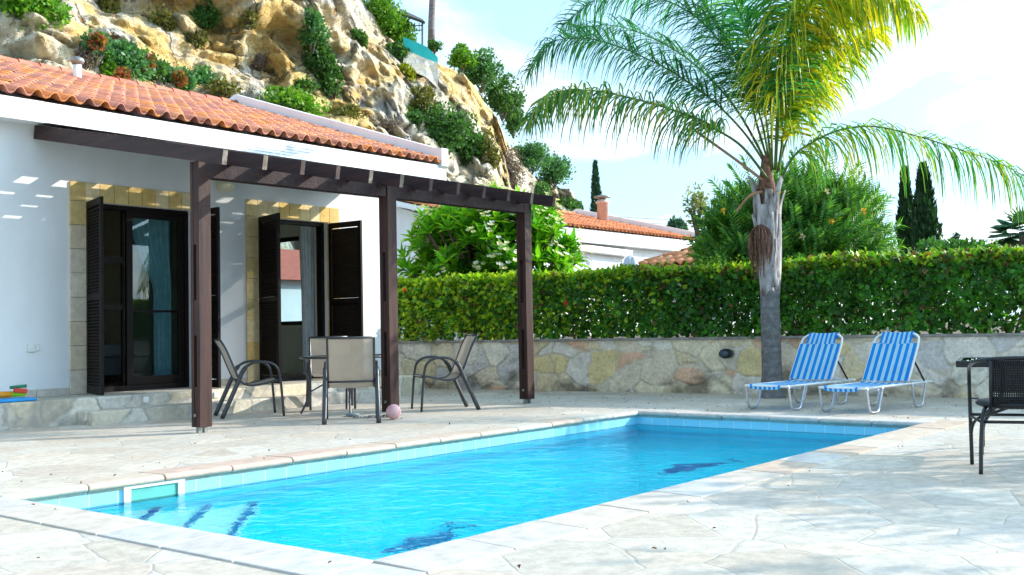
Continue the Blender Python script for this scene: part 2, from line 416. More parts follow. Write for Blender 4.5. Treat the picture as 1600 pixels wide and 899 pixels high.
# ------------------------------------------------------------------ swimming pool
pool = thing('swimming_pool', 'rectangular swimming pool with turquoise lining and rounded cream coping', 'swimming pool', ((PX0 + PX1) / 2, (PY0 + PY1) / 2, 0))
WZ, DEEP = -.135, -1.35
mb = MB()
x0, x1, y0, y1 = PX0, PX1, PY0, PY1
zt = -.17
mb.add([(x0, y0, zt), (x1, y0, zt), (x1, y1, zt), (x0, y1, zt), (x0, y0, DEEP), (x1, y0, DEEP), (x1, y1, DEEP), (x0, y1, DEEP)],
       [(4, 5, 6, 7), (0, 4, 7, 3), (3, 7, 6, 2), (2, 6, 5, 1), (1, 5, 4, 0)])
mb.build('basin', M['basin'], pool)
mb = MB(); e = .0
mb.add([(x0, y0, -.012), (x1, y0, -.012), (x1, y1, -.012), (x0, y1, -.012), (x0, y0, zt), (x1, y0, zt), (x1, y1, zt), (x0, y1, zt)],
       [(0, 4, 7, 3), (3, 7, 6, 2), (2, 6, 5, 1), (1, 5, 4, 0)])
mb.build('tile_band', M['bandtile'], pool)
# dark underwater waistline strip
mb = MB()
for (a, b, c, d) in ((x0, x1, y1 - .012, y1 - .002), (x1 - .012, x1 - .002, y0 + .02, y1 - .02)):
    mb.box(a, b, c, d, -.235, -.20)
mb.build('tile_trim', M['navy'], pool)
# coping of rounded stones
def coping():
    mb = MB(); prof = []
    for k in range(7):
        a = math.pi * k / 6
        prof.append((-.012 - .03 * math.sin(a), .011 - .025 + .025 * math.cos(a)))   # bullnose overhanging the water
    prof += [(.0, -.06), (CW, -.06), (CW, .004), (.05, .012)]
    cols = [(.55, .50, .45), (.57, .53, .49), (.58, .50, .42), (.56, .43, .33), (.55, .52, .48), (.58, .54, .50)]
    warm = [(.58, .42, .33), (.60, .46, .36), (.60, .52, .42), (.58, .47, .37), (.60, .55, .47)]
    def run(p, d, nrm, L, n, pal):
        for i in range(n):
            a, b = L * i / n + .006, L * (i + 1) / n - .006
            c0 = random.choice(pal)
            j = random.uniform(-.003, .003)
            v = []
            for s in (a, b):
                for (o, z) in prof: v.append(p + d * s + nrm * o + Vector((0, 0, z + j)))
            k = len(prof)
            f = [(q, (q + 1) % k, k + (q + 1) % k, k + q) for q in range(k)] + [tuple(reversed(range(k))), tuple(range(k, 2 * k))]
            mb.add(v, f, col=(*c0, 1))
    run(Vector((x0, y1, 0)), Vector((1, 0, 0)), Vector((0, 1, 0)), x1 - x0, 13, warm)
    run(Vector((x0, y0, 0)), Vector((1, 0, 0)), Vector((0, -1, 0)), x1 - x0, 13, cols + warm[2:4])
    run(Vector((x0, y0, 0)), Vector((0, 1, 0)), Vector((-1, 0, 0)), y1 - y0, 6, cols)
    run(Vector((x1, y0, 0)), Vector((0, 1, 0)), Vector((1, 0, 0)), y1 - y0, 6, cols[4:] + cols[:2])
    for (cx_, cy_, sx_, sy_) in ((x0, y0, -1, -1), (x1, y0, 1, -1), (x0, y1, -1, 1), (x1, y1, 1, 1)):
        a, b = sorted((cx_ + sx_ * .004, cx_ + sx_ * CW)); c, d = sorted((cy_ + sy_ * .004, cy_ + sy_ * CW))
        mb.box(a, b, c, d, -.06, .007, col=(*random.choice(cols), 1))
    mb.build('coping', M['coping'], pool, False, .004)
    jb = MB()
    for (a, b, c, d) in ((x0 - CW, x1 + CW, y1 + .01, y1 + CW - .004), (x0 - CW, x1 + CW, y0 - CW + .004, y0 - .01), (x0 - CW + .004, x0 - .01, y0, y1), (x1 + .01, x1 + CW - .004, y0, y1)):
        jb.box(a, b, c, d, -.1, -.003)
    jb.build('grout', pm('white_grout', (.78, .75, .70)), pool)
coping()
# corner steps (diagonal) inside the near-left corner
mb = MB(); prev = 0
for a, z in ((.65, -.34), (1.10, -.56), (1.50, -.78), (1.90, -1.0)):
    v = []
    for zz_ in (z, DEEP + .01):
        v += [(x0 + .004, y1 - .004, zz_), (x0 + a, y1 - .004, zz_), (x0 + .004, y1 - a, zz_)]
    mb.add(v, [(0, 2, 1), (3, 4, 5), (1, 2, 5, 4), (0, 1, 4, 3), (2, 0, 3, 5)])
mb.build('corner_steps', M['stepmosaic'], pool)
mb = MB()
for a, z in ((.65, -.34), (1.10, -.56), (1.50, -.78), (1.90, -1.0)):
    mb.bar((x0 + a - .03, y1 - .01, z), (x0 + .01, y1 - a + .03, z), .05, .03)
mb.build('step_edge', M['navy'], pool)
# leaping fish mosaics on the floor
def fish(cx_, cy_, L, ang, bend):
    out = []
    up, lo = [], []
    for i in range(17):
        s = i / 16; X = (s - .5) * L; Y = bend * math.sin(math.pi * s) * L
        wd = L * .16 * math.sin(math.pi * min(1, s * 1.05)) ** .7 * (1 - .45 * s) + .004
        if .42 < s < .55: wdu = wd * 1.7
        else: wdu = wd
        up.append((X, Y + wdu)); lo.append((X, Y - wd))
    tail = [(.5 * L, .14 * L), (.62 * L, .2 * L), (.56 * L, .02 * L), (.62 * L, -.14 * L), (.5 * L, -.05 * L)]
    mb = MB(); ca, sa = math.cos(ang), math.sin(ang)
    def T(p): return (cx_ + p[0] * ca - p[1] * sa, cy_ + p[0] * sa + p[1] * ca, DEEP + .004)
    n = len(up); v = [T(p) for p in up] + [T(p) for p in lo]
    mb.add(v, [(i, n + i, n + i + 1, i + 1) for i in range(n - 1)])
    mb.add([T(p) for p in tail], [(0, 1, 2, 3, 4)])
    return mb
FISH = [(8.47, 4.66, .98, R(-13), .10), (5.0, 4.8, .78, R(5), -.10)]
for a in FISH: fish(*a).build('mosaic', M['navy'], pool)
# skimmer opening
sk = MB()
sk.box(3.86, 3.91, y1 - .02, y1 - .003, -.25, -.018); sk.box(4.27, 4.32, y1 - .02, y1 - .003, -.25, -.018); sk.box(3.91, 4.27, y1 - .02, y1 - .003, -.055, -.018)
skm = sk.build('skimmer', M['white'], pool)
MB().box(3.911, 4.269, y1 - .006, y1 - .002, -.2, -.056).build('flap', pm('skimmer_flap', (.10, .42, .36)), skm)
wo_ = MB().add([(x0 + .001, y0 + .001, WZ), (x1 - .001, y0 + .001, WZ), (x1 - .001, y1 - .001, WZ), (x0 + .001, y1 - .001, WZ)], [(0, 1, 2, 3)]).build('pool_water', M['water'])
structure(wo_)

# ------------------------------------------------------------------ house
YF, FZ = 12.0, .28
HX0, HX1 = .5, 12.0
house = thing('villa', 'white villa with terracotta tiled roof and two dark shuttered doors', 'house', (HX0, YF, 0))
D1 = (6.76, 8.22); D2 = (9.32, 10.57); DT = 2.60
WALLT = 3.5
def facade():
    mb = MB(); t_ = .28
    xs = [HX0, D1[0], D1[1], D2[0], D2[1], HX1]
    for i in (0, 2, 4): mb.box(xs[i], xs[i + 1], YF, YF + t_, 0, WALLT)
    for a, b in (D1, D2):
        mb.box(a, b, YF, YF + t_, DT, WALLT); mb.box(a, b, YF, YF + t_, 0, FZ - .004)
    mb.build('front_wall', M['plaster'], house)
facade()
mb = MB(); WIN = (13.9, 15.6, 1.1, 2.62)
mb.box(HX1 - .25, HX1, YF + .282, WIN[0], 0, WALLT); mb.box(HX1 - .25, HX1, WIN[1], 22.2, 0, WALLT)
mb.box(HX1 - .25, HX1, WIN[0], WIN[1], 0, WIN[2]); mb.box(HX1 - .25, HX1, WIN[0], WIN[1], WIN[3], WALLT)
mb.add([(HX1 - .25, 12, WALLT + .002), (HX1 - .25, 22.2, WALLT + .002), (HX1 - .25, 17.1, 5.2), (HX1, 12, WALLT + .002), (HX1, 22.2, WALLT + .002), (HX1, 17.1, 5.2)], [(0, 2, 1), (3, 4, 5), (0, 3, 5, 2), (1, 2, 5, 4)])
mb.box(HX0, HX0 + .25, YF + .282, 22.2, 0, WALLT); mb.box(HX0 + .252, HX1 - .252, 21.95, 22.2, 0, WALLT)
mb.build('end_wall', M['plaster'], house)
# rooms behind the doors
mb = MB()
mb.add([(4.6, 12.29, FZ), (11.74, 12.29, FZ), (11.74, 16.4, FZ), (4.6, 16.4, FZ)], [(0, 1, 2, 3)], 1)
mb.add([(4.6, 16.4, FZ), (11.74, 16.4, FZ), (11.74, 16.4, 2.9), (4.6, 16.4, 2.9)], [(0, 1, 2, 3)])
mb.add([(4.6, 12.29, 2.9), (11.74, 12.29, 2.9), (11.74, 16.4, 2.9), (4.6, 16.4, 2.9)], [(0, 3, 2, 1)])
mb.box(8.72, 8.84, 12.29, 16.39, FZ, 2.89); mb.box(4.5, 4.6, 12.29, 16.39, FZ, 2.89)
mb.build('room_lining', [M['room'], M['room_floor']], house)
wb = MB()
for a, b, c, d in ((WIN[0], WIN[1], WIN[2], WIN[2] + .07), (WIN[0], WIN[1], WIN[3] - .07, WIN[3]), (WIN[0], WIN[0] + .07, WIN[2] + .07, WIN[3] - .07), (WIN[1] - .07, WIN[1], WIN[2] + .07, WIN[3] - .07), (14.7, 14.8, WIN[2] + .07, WIN[3] - .07)):
    wb.box(HX1 - .2, HX1 - .13, a, b, c, d)
wfo = wb.build('window', M['shutter'], house)
MB().box(HX1 - .17, HX1 - .16, WIN[0] + .06, WIN[1] - .06, WIN[2] + .06, WIN[3] - .06).build('pane', M['glass'], wfo)
# golden stone surrounds
def surround(d):
    mb = MB(); wd = .23; gold = [(.74, .55, .24), (.78, .61, .31), (.72, .51, .20), (.80, .65, .38), (.70, .48, .17)]
    pale = [(.74, .64, .50), (.72, .60, .43), (.77, .68, .53)]
    pl = pale if d is D1 else gold
    a, b = d; n = 9 if d is D2 else 10
    W = (b + wd - (a - wd)) / n
    for i in range(n):
        mb.box(a - wd + i * W + .003, a - wd + (i + 1) * W - .003, YF - .025, YF - .002, DT + .003, DT + .23, col=(*random.choice(gold), 1))
    for xa in (a - wd, b):
        k = 8; h = (DT - FZ) / k
        for i in range(k):
            pal = pl if xa < a else gold
            if i == 7: pal = gold
            mb.box(xa, xa + wd - .002, YF - .025, YF - .002, FZ + i * h + .003, FZ + (i + 1) * h - .003, col=(*random.choice(pal), 1))
    mb.build('door_surround', M['surround'], house, False, .003)
surround(D1); surround(D2)
# base plinth tiles
for a, b in ((HX0, D1[0] - .235), (D1[1] + .235, D2[0] - .235), (D2[1] + .235, HX1)):
    n = max(1, round((b - a) / .4)); mb = MB()
    for i in range(n):
        mb.box(a + (b - a) * i / n + .003, a + (b - a) * (i + 1) / n - .003, YF - .014, YF - .002, FZ, FZ + .085, col=(.62, .56, .48, 1))
    mb.build('plinth', M['surround'], house)
# shutters
def shutter_mesh(L, H):
    mb = MB(); th = .035
    for a, b, c, d in ((0, .06, 0, H), (L - .06, L, 0, H), (.06, L - .06, 0, .1), (.06, L - .06, H - .08, H), (.06, L - .06, H * .48, H * .48 + .07)):
        mb.box(a, b, -th / 2, th / 2, c, d)
    z = .115
    while z < H - .1:
        if not (H * .48 - .005 < z + .02 < H * .48 + .075):
            mb.bar((.055, 0, z + .02), (L - .055, 0, z + .02), .008, .052, up=(0, .62, .8))
        z += .038
    return mb
HS = DT - FZ - .02
first = None
for X, ang in ((D1[0] - .01, -106), (D1[1] + .02, -97), (D2[0] - .01, -105), (D2[1] + .02, -87)):
    L = .66
    if first is None:
        LOC.pop('villa'); o = shutter_mesh(L, HS).build('shutter', M['shutter'], house); LOC['villa'] = (HX0, YF, 0); first = o
    else:
        o = first.copy(); COL.objects.link(o); o.parent = house
    o.location = (X - HX0, -.03, FZ + .008); o.rotation_euler = (0, 0, R(ang))
# door 1: sliding glazed door
def frame(mb, a, b, y, z0, z1, w_, t_=.05, mi=None):
    mb.box(a, a + w_, y, y + t_, z0, z1, mi); mb.box(b - w_, b, y, y + t_, z0, z1, mi)
    mb.box(a + w_, b - w_, y, y + t_, z0, z0 + w_ * 1.2, mi); mb.box(a + w_, b - w_, y, y + t_, z1 - w_, z1, mi)
mb = MB(); frame(mb, D1[0], D1[1], YF + .06, FZ, DT, .055, .12)
d1 = mb.build('door', M['shutter'], house, False, .004)
mb = MB(); frame(mb, 7.33, 8.16, YF + .075, FZ + .07, DT - .055, .085, .04); mb.box(7.415, 8.075, YF + .078, YF + .112, FZ + .98, FZ + 1.01); mb.build('sliding_leaf', M['shutter'], d1, False, .003)
MB().box(7.41, 8.08, YF + .092, YF + .098, FZ + .16, DT - .13).build('pane', M['glass'], d1)
mb = MB(); frame(mb, 7.30, 7.38, YF + .125, FZ + .07, DT - .055, .02, .04); mb.box(6.82, 7.30, YF + .128, YF + .16, FZ + 1.02, FZ + 1.08); mb.box(6.82, 7.30, YF + .128, YF + .16, FZ + 1.60, FZ + 1.68); mb.build('rail', M['shutter'], d1)
# door 2: hinged leaf standing ajar
mb = MB(); frame(mb, D2[0], D2[1], YF + .06, FZ, DT, .055, .12)
d2 = mb.build('door', M['shutter'], house, False, .004)
LOC[d2.name] = None
lb = MB(); frame(lb, 0, .62, 0, 0, 2.2, .085, .045)
leaf = lb.build('door_leaf', M['shutter'], d2, False, .003)
leaf.location = (D2[0] + .06 - HX0, .2, FZ + .04); leaf.rotation_euler = (0, 0, R(62))
LOC[leaf.name] = None
MB().box(.08, .54, .02, .026, .1, 2.12).build('pane', M['glass'], leaf)
MB().tube([(.56, -.01, 1.02), (.56, -.045, 1.02), (.46, -.045, 1.02)], .009).build('handle', M['galv'], leaf)

# roof
def tile_field(X0, X1, pts, tw=.205, row=.36, pal=None, ns=8):
    """barrel tiles; pts = (y0,z0) eave to (y1,z1) ridge"""
    (ya, za), (yb, zb) = pts
    L = math.hypot(yb - ya, zb - za); nr = max(2, int(round(L / row))); nc = int(round((X1 - X0) / tw))
    dy, dz = (yb - ya) / L, (zb - za) / L; ny, nz = -dz, dy
    if ny > 0 and (yb - ya) > 0: ny, nz = -ny, -nz
    if nz < 0: ny, nz = -ny, -nz
    V, Fc, C = [], [], []
    pal = pal or [(.62, .25, .16), (.66, .28, .17), (.56, .22, .15), (.70, .31, .16), (.54, .24, .18), (.72, .26, .09)]
    us = []
    for k in range(ns + 1):
        s = k / ns
        if s <= .62: h = .064 * math.sin(math.pi * s / .62) ** .75
        else: h = -.022 * math.sin(math.pi * (s - .62) / .38)
        us.append((s, h))
    def P(x, s, h): return (x, ya + dy * s + ny * h, za + dz * s + nz * h)
    for c in range(nc):
        xx = X0 + (X1 - X0) * c / nc; wx = (X1 - X0) / nc
        for r_ in range(nr):
            s0, s1 = L * r_ / nr - (.03 if r_ else 0), L * (r_ + 1) / nr
            j = random.uniform(-.006, .006); lift0, lift1 = .026 + random.uniform(-.004, .006), .002
            o = len(V); c4 = random.choice(pal); q = random.uniform(.8, 1.15); c4 = (c4[0] * q, c4[1] * q, c4[2] * q, 1)
            for s_, lf in ((s0, lift0), (s1, lift1)):
                for (u, h) in us: V.append(P(xx + wx * u + j, s_, h + lf)); C.append(c4)
            n = ns + 1
            for k in range(ns): Fc.append((o + k, o + k + 1, o + n + k + 1, o + n + k))
            # lip: tile thickness
            o2 = len(V)
            for (u, h) in us: V.append(P(xx + wx * u + j, s0, h + lift0 - .02)); C.append(c4)
            for k in range(ns): Fc.append((o2 + k, o2 + k + 1, o + k + 1, o + k))
            if r_ == 0:
                o3 = len(V)
                for (u, h) in us: V.append(P(xx + wx * u + j, s0 + .3, h + lift0 - .02)); C.append(c4)
                for k in range(ns): Fc.append((o3 + k, o3 + k + 1, o2 + k + 1, o2 + k))
    return V, Fc, C
def ridge_row(mb, X0, X1, y, z, pal, r=.11):
    x = X0
    while x < X1:
        v = []; k = 8
        for xx, rr in ((x, r * 1.08), (x + .4, r * .92)):
            for i in range(k + 1):
                a = math.pi * i / k; v.append((xx, y + rr * math.cos(a), z + rr * math.sin(a)))
        f = [(i, i + 1, k + 2 + i, k + 1 + i) for i in range(k)] + [tuple(range(k + 1))]
        c = random.choice(pal); mb.add(v, f, col=(*c, 1)); x += .36
EA = (11.62, 3.70); RI = (17.05, 5.43)
def roof_for(parent, X0, X1, EA, RI, back, name='roof', pal=None, row=.36, verge=.16):
    V, Fc, C = tile_field(X0, X1 - verge, (EA, RI), row=row, pal=pal)
    ro = link_mesh(name, np.array(V), Fc, M['tile'], parent, True, 0, None, np.array(C))
    mb = MB(); ridge_row(mb, X0, X1 - verge, RI[0], RI[1] + .01, pal or [(.50, .17, .10), (.42, .14, .09)]); mb.build('ridge_tiles', M['tile'], ro, True)
    sl = MB(); yb, zb = back
    t_ = .05
    a = [(X0, EA[0] + .1, EA[1] - .035), (X0, RI[0], RI[1] - .01), (X0, yb, zb), (X0, yb, zb - .2), (X0, RI[0], RI[1] - .25), (X0, EA[0] + .1, EA[1] - .12)]
    b = [(X1 - verge, p[1], p[2]) for p in a]
    n = 6
    sl.add(a + b, [tuple(range(n)), tuple(reversed(range(n, 2 * n)))] + [(i, n + i, n + (i + 1) % n, (i + 1) % n) for i in range(n)])
    sl.build('roof_slab', M['plaster'], ro)
    # verge parapet following the slope
    vb = MB()
    prof = [(EA[0] - .02, EA[1] - .05), (EA[0] - .02, EA[1] + .24), (EA[0] + .16, EA[1] + .27), (RI[0], RI[1] + .24), (yb, zb + .2), (yb, zb - .2), (RI[0], RI[1] - .3), (EA[0] + .2, EA[1] - .2)]
    n = len(prof); v = [(X1 - verge + .002, p[0], p[1]) for p in prof] + [(X1, p[0], p[1]) for p in prof]
    vb.add(v, [tuple(range(n)), tuple(reversed(range(n, 2 * n)))] + [(i, n + i, n + (i + 1) % n, (i + 1) % n) for i in range(n)])
    vb.build('verge_parapet', M['plaster'], ro)
    return ro
roof = roof_for(house, HX0 - .4, 12.86, EA, RI, (22.6, 3.7))
# fascia / cornice with ribbed gutter board
mb = MB()
mb.box(HX0 - .4, 12.86, EA[0] + .07, YF - .003, 3.44, 3.62)
mb.box(HX0 - .4, 6.05, EA[0] + .03, EA[0] + .068, 3.415, 3.66); mb.box(12.05, 12.86, EA[0] + .03, EA[0] + .068, 3.415, 3.66)
mb.box(HX1 + .002, 12.86, YF, 22.3, 3.46, 3.6)
mb.build('fascia', M['fascia'], house, False, .004)
mb = MB()
for k in range(6):
    z = 3.42 + k * .04
    mb.add([(6.055, EA[0] + .066, z), (12.045, EA[0] + .066, z), (12.045, EA[0] + .066, z + .04), (6.055, EA[0] + .066, z + .04),
            (6.055, EA[0] + .030, z + .001), (12.045, EA[0] + .030, z + .001), (12.045, EA[0] + .036, z + .038), (6.055, EA[0] + .036, z + .038)],
           [(4, 5, 6, 7), (0, 1, 5, 4), (1, 2, 6, 5), (3, 7, 6, 2), (0, 4, 7, 3)])
mb.build('ribbed_gutter', M['fascia'], house)
# roof vent pipe
vp = at(121, 118, 18.3)
mb = MB(); mb.lathe([(.065, -.3), (.065, .17), (.055, .17)], vp, 14); pipe = mb.build('vent_pipe', M['plaster'], house, True)
mb = MB(); mb.lathe([(.04, .175), (.08, .18), (.11, .23), (.10, .27), (.04, .30)], vp, 14); mb.build('cowl', M['galv'], pipe, True)
# globe wall light, switch box
p = (8.72, YF, 3.0)
mb = MB(); n = 16
mb.lathe([(.02, -.10), (.10, -.07), (.125, 0), (.10, .07), (.02, .10)], (8.72, YF - .07, 2.98), 18)
tag(mb.build('wall_light', pm('cream_globe', (.72, .68, .5), (.66, .62, .45), .3), None, True), 'round cream globe light on the wall between the two doors', 'wall light')
mb = MB(); mb.box(6.02, 6.10, YF - .04, YF - .001, .80, .89); mb.box(6.106, 6.16, YF - .022, YF - .001, .81, .88)
tag(mb.build('socket_box', M['white'], None, False, .006), 'small white switch box on the wall left of the doors', 'switch box')

# platform and step in front of the doors
mb = MB(); mb.box(HX0 - .5, 11.75, 11.15, YF - .004, -.02, FZ)
structure(mb.build('platform', M['steps'], None, False, .015), 'raised stone platform along the villa front')
mb = MB(); mb.box(6.15, 10.9, 10.82, 11.147, -.02, .145)
structure(mb.build('step', M['steps'], None, False, .015), 'low stone step in front of the platform')
for X, lab in ((7.0, 'small white square step light below the left door'), (7.98, 'small white square step light behind the near pergola post')):
    tag(MB().box(X - .035, X + .035, 11.13, 11.149, .18, .25).build('step_light', M['white'], None, False, .004), lab, 'step light', 'step lights on the platform riser')

# bed and curtains indoors
bed = thing('bed', 'bed with white pillows and grey cover seen through the left door', 'bed', (7.6, 14.9, FZ))
MB().box(6.8, 9.0 - .35, 14.2, 16.2, FZ + .12, FZ + .38).build('base', pm('bed_cover', (.28, .32, .36), None, .9, 6), bed, False, .03)
MB().box(6.85, 8.6, 14.15, 16.15, FZ + .385, FZ + .58).build('mattress', pm('bed_linen', (.5, .52, .54), None, .9, 6), bed, False, .06)
mb = MB(); mb.lathe([(.02, 0), (.26, .04), (.30, .10), (.22, .18), (.03, .2)], (7.4, 15.9, FZ + .585), 16); mb.lathe([(.02, 0), (.26, .04), (.30, .10), (.22, .18), (.03, .2)], (8.1, 15.9, FZ + .585), 16)
mb.build('pillow', pm('pillow_linen', (.75, .74, .7)), bed, True)
MB().box(6.8, 8.65, 16.22, 16.3, FZ, FZ + 1.15).build('headboard', pm('headboard_wood', (.4, .34, .2)), bed, False, .02)
def curtain(xa0, xa1, xb0, xb1, y, ztop, zmid, zbot, label, name='curtain', colr=(.55, .72, .74)):
    V, Fc = [], []; nu, nv = 60, 24
    for j in range(nv + 1):
        s = j / nv; z = ztop + (zbot - ztop) * s
        q = min(1, (ztop - z) / (ztop - zmid)); q = q ** 1.4
        l_ = xa0 + (xb0 - xa0) * q; r_ = xa1 + (xb1 - xa1) * q
        for i in range(nu + 1):
            u = i / nu
            V.append((l_ + (r_ - l_) * u, y + .035 * math.sin(u * 40) + .015 * math.sin(u * 17 + s * 3), z))
    for j in range(nv):
        for i in range(nu):
            a = j * (nu + 1) + i; Fc.append((a, a + 1, a + nu + 2, a + nu + 1))
    c = link_mesh(name, np.array(V), Fc, pm(name + '_cloth', colr, None, .9, 9), None, True)
    return tag(c, label, 'curtain')
curtain(7.50, 8.12, 7.88, 8.12, YF + .33, DT - .02, 1.6, FZ + .05, 'pale gathered curtain behind the glass of the left door', 'curtain')
curtain(10.36, 10.60, 10.40, 10.58, YF + .35, DT - .02, 1.6, FZ + .05, 'narrow pale curtain at the right jamb of the right door', 'curtain', (.6, .68, .7))

# toys on the platform
tb = MB(); tb.box(5.25, 5.74, 11.22, 11.52, FZ + .003, FZ + .035)
tag(tb.build('foam_board', pm('blue_foam', (.02, .32, .75)), None, False, .012), 'flat blue foam swim board lying on the platform edge', 'swim board')
tw = thing('toy_water_gun', 'orange, green and red toy water gun lying on the blue board', 'toy', (5.6, 11.45, FZ))
MB().tube([(5.35, 11.45, FZ + .075), (5.55, 11.42, FZ + .075)], .034, 10).build('barrel', pm('orange_plastic', (.85, .32, .01)), tw, True)
MB().tube([(5.55, 11.42, FZ + .075), (5.70, 11.40, FZ + .08)], .03, 10).build('tank', pm('lime_plastic', (.35, .75, .02)), tw, True)
mb = MB(); mb.bar((5.56, 11.38, FZ + .12), (5.70, 11.37, FZ + .105), .04, .05); mb.build('grip', pm('red_plastic', (.7, .06, .03)), tw, False, .008)
mb = MB(); mb.tube([(5.54, 11.42, FZ + .15), (5.71, 11.40, FZ + .16)], .018, 8); mb.build('pump', pm('green_plastic', (.02, .22, .12)), tw, True)

# ------------------------------------------------------------------ pergola
perg = thing('pergola', 'dark brown timber pergola with twelve sloping rafters on three posts', 'pergola', (8.5, 8.6, 0))
POSTS = [(6.24, 8.95), (8.46, 8.57), (10.82, 8.46)]
PTOP = [.06, .012, 0, 0]
ZB = 2.46
for pk, (px, py) in enumerate(POSTS):
    mb = MB(); h_ = .071
    mb.box(px - h_, px + h_, py - h_, py - .024, .055, ZB + .16 + PTOP[pk]); mb.box(px - h_, px + h_, py + .024, py + h_, .055, ZB + .16 + PTOP[pk])
    for z0, z1 in ((.056, .45), (.95, 1.30), (1.85, ZB + .155 + PTOP[pk])):
        mb.box(px - h_ + .004, px + h_ - .004, py - .0235, py + .0235, z0, z1)
    po = mb.build('post', M['post'], perg, False, .004)
    for s in (-1, 1): MB().box(px + s * .035 - .018, px + s * .035 + .018, py - .02, py + .02, -.003, .06).build('post_foot', M['galv'], po)
    MB().tube([(px - h_ - .012, py, .17), (px - h_, py, .17)], .016, 8).build('bolt', M['galv'], po)
# beam segments between the posts
mb = MB()
pts = [Vector((*p, 0)) for p in POSTS] + [Vector((10.895, 8.455, 0))]
for i in range(len(pts) - 1):
    a, b = pts[i], pts[i + 1]
    for off in (-.047, .047):
        mb.bar((a.x, a.y + off, ZB + .078 + PTOP[i]), (b.x + .002 * i, b.y + off, ZB + .078 + PTOP[i + 1]), .045, .155)
mb.build('beam', M['rafter'], perg, False, .004)
def rafter_geom(i):
    xw, xe = 6.10 + .458 * i, 6.03 + .4635 * i
    ye = 8.26 - .006 * i
    return (xw, 11.62, 3.28), (xe, ye, 2.62)
for i in range(12):
    a, b = rafter_geom(i)
    mb = MB(); mb.bar(Vector(a) + (Vector(a) - Vector(b)) * .10, b, .058, .145)
    rf_ = mb.build('rafter', M['rafter'], perg, False, .004)
    if True:
        mb = MB(); d = (Vector(b) - Vector(a)).normalized()
        mb.bar(Vector(b) + d * .001, Vector(b) + d * .004, .052, .138); mb.build('end_cap', M['endgrain'] if i in (0, 1, 4, 5, 10) else M['endgrain_dark'], rf_)
# thin covering boards laid across the rafters, with uneven gaps
q_ = -.075; nb_ = 0
while q_ < .70:
    wq = random.uniform(.030, .046)
    A0, B0 = rafter_geom(0); A1, B1 = rafter_geom(11)
    p0 = Vector(A0).lerp(Vector(B0), q_) + Vector((-.03, 0, .083)); p1 = Vector(A1).lerp(Vector(B1), q_) + Vector((.03, 0, .083))
    MB().bar(p0, p1, wq * 3.3, .016, up=(0, -.17, 1)).build('covering_board', M['rafter'], perg)
    nb_ += 1; q_ += wq + (.0005 if nb_ < 4 else random.choice((.002, .008, .014, .021)))

# ------------------------------------------------------------------ sling chairs and table
def smooth_path(pts, n=4):
    P = [Vector(p) for p in pts]; out = []
    for i in range(len(P) - 1):
        p0, p1, p2, p3 = P[max(i - 1, 0)], P[i], P[i + 1], P[min(i + 2, len(P) - 1)]
        for k in range(n):
            t_ = k / n
            out.append(.5 * ((2 * p1) + (p2 - p0) * t_ + (2 * p0 - 5 * p1 + 4 * p2 - p3) * t_ ** 2 + (3 * p1 - p0 - 3 * p2 + p3) * t_ ** 3))
    out.append(P[-1]); return out
def sling_chair(label):
    r = thing('sling_chair', label, 'chair', (0, 0, 0), 'sling chairs round the glass table')
    sp = [(-.43, .90), (-.36, .78), (-.27, .56), (-.22, .45), (-.16, .385), (-.06, .365), (.08, .385), (.20, .415), (.27, .42)]
    for s in (-1, 1):
        y = s * .275
        path = smooth_path([(-.42, y * 1.03, .0), (-.24, y, .40), (-.17, y, .55), (-.06, y, .625), (.10, y, .63), (.20, y, .575), (.245, y, .45), (.285, y, .0)], 5)
        MB().tube(path, [.026 if i < 12 else .015 for i in range(len(path))], 8).build('leg', M['metal'], r, True)
        yi = s * .245
        MB().tube(smooth_path([(a, yi, b) for a, b in sp], 4), .0125, 8).build('side_rail', M['metal'], r, True)
    for seg, rr in (([(-.43, -.245, .9), (-.43, .245, .9)], .0125), ([(.235, -.27, .40), (.235, .27, .40)], .011), ([(-.225, -.27, .43), (-.225, .27, .43)], .011)):
        MB().tube(seg, rr).build('cross_bar', M['metal'], r, True)
    path = smooth_path([(a, 0, b) for a, b in sp], 4); nv = 9
    V = []; Fc = []
    for p in path:
        for j in range(nv):
            u = j / (nv - 1) * 2 - 1
            V.append((p.x, u * .238, p.z - .012 * (1 - u * u)))
    for i in range(len(path) - 1):
        for j in range(nv - 1):
            a = i * nv + j; Fc.append((a, a + 1, a + nv + 1, a + nv))
    k = next(i for i, p in enumerate(path) if p.x > -.2)
    link_mesh('seat_sling', np.array(V), Fc, M['sling'], r, True)
    return r
chairs = [((7.86, 10.22), R(-28), 'sling chair at the left of the table, facing right'),
          ((7.92, 8.62), R(47), 'nearest sling chair, its back turned to the pool'),
          ((9.52, 8.80), R(146), 'sling chair between the middle and right posts, facing left'),
          ((9.10, 10.28), R(232), 'sling chair mostly hidden behind the glass table')]
c0 = None
for (xy, a, lab) in chairs:
    if c0 is None: c0 = sling_chair(lab); c = c0
    else: c = copy_tree(c0)
    c.location = (*xy, .0); c.rotation_euler = (0, 0, a); c['label'] = lab
tb = thing('glass_table', 'round glass garden table on curved dark metal legs', 'table', (0, 0, 0))
TBX, TBY = 8.72, 9.55
MB().lathe([(.0, .664), (.555, .664), (.56, .667), (.555, .672), (.0, .672)], (0, 0, 0), 48).build('glass_top', M['tableglass'], tb)
mb = MB()
mb.tube([(.565 * math.cos(a), .565 * math.sin(a), .666) for a in [2 * math.pi * i / 48 for i in range(49)]], .014, 8); mb.build('rim', M['metal'], tb, True)
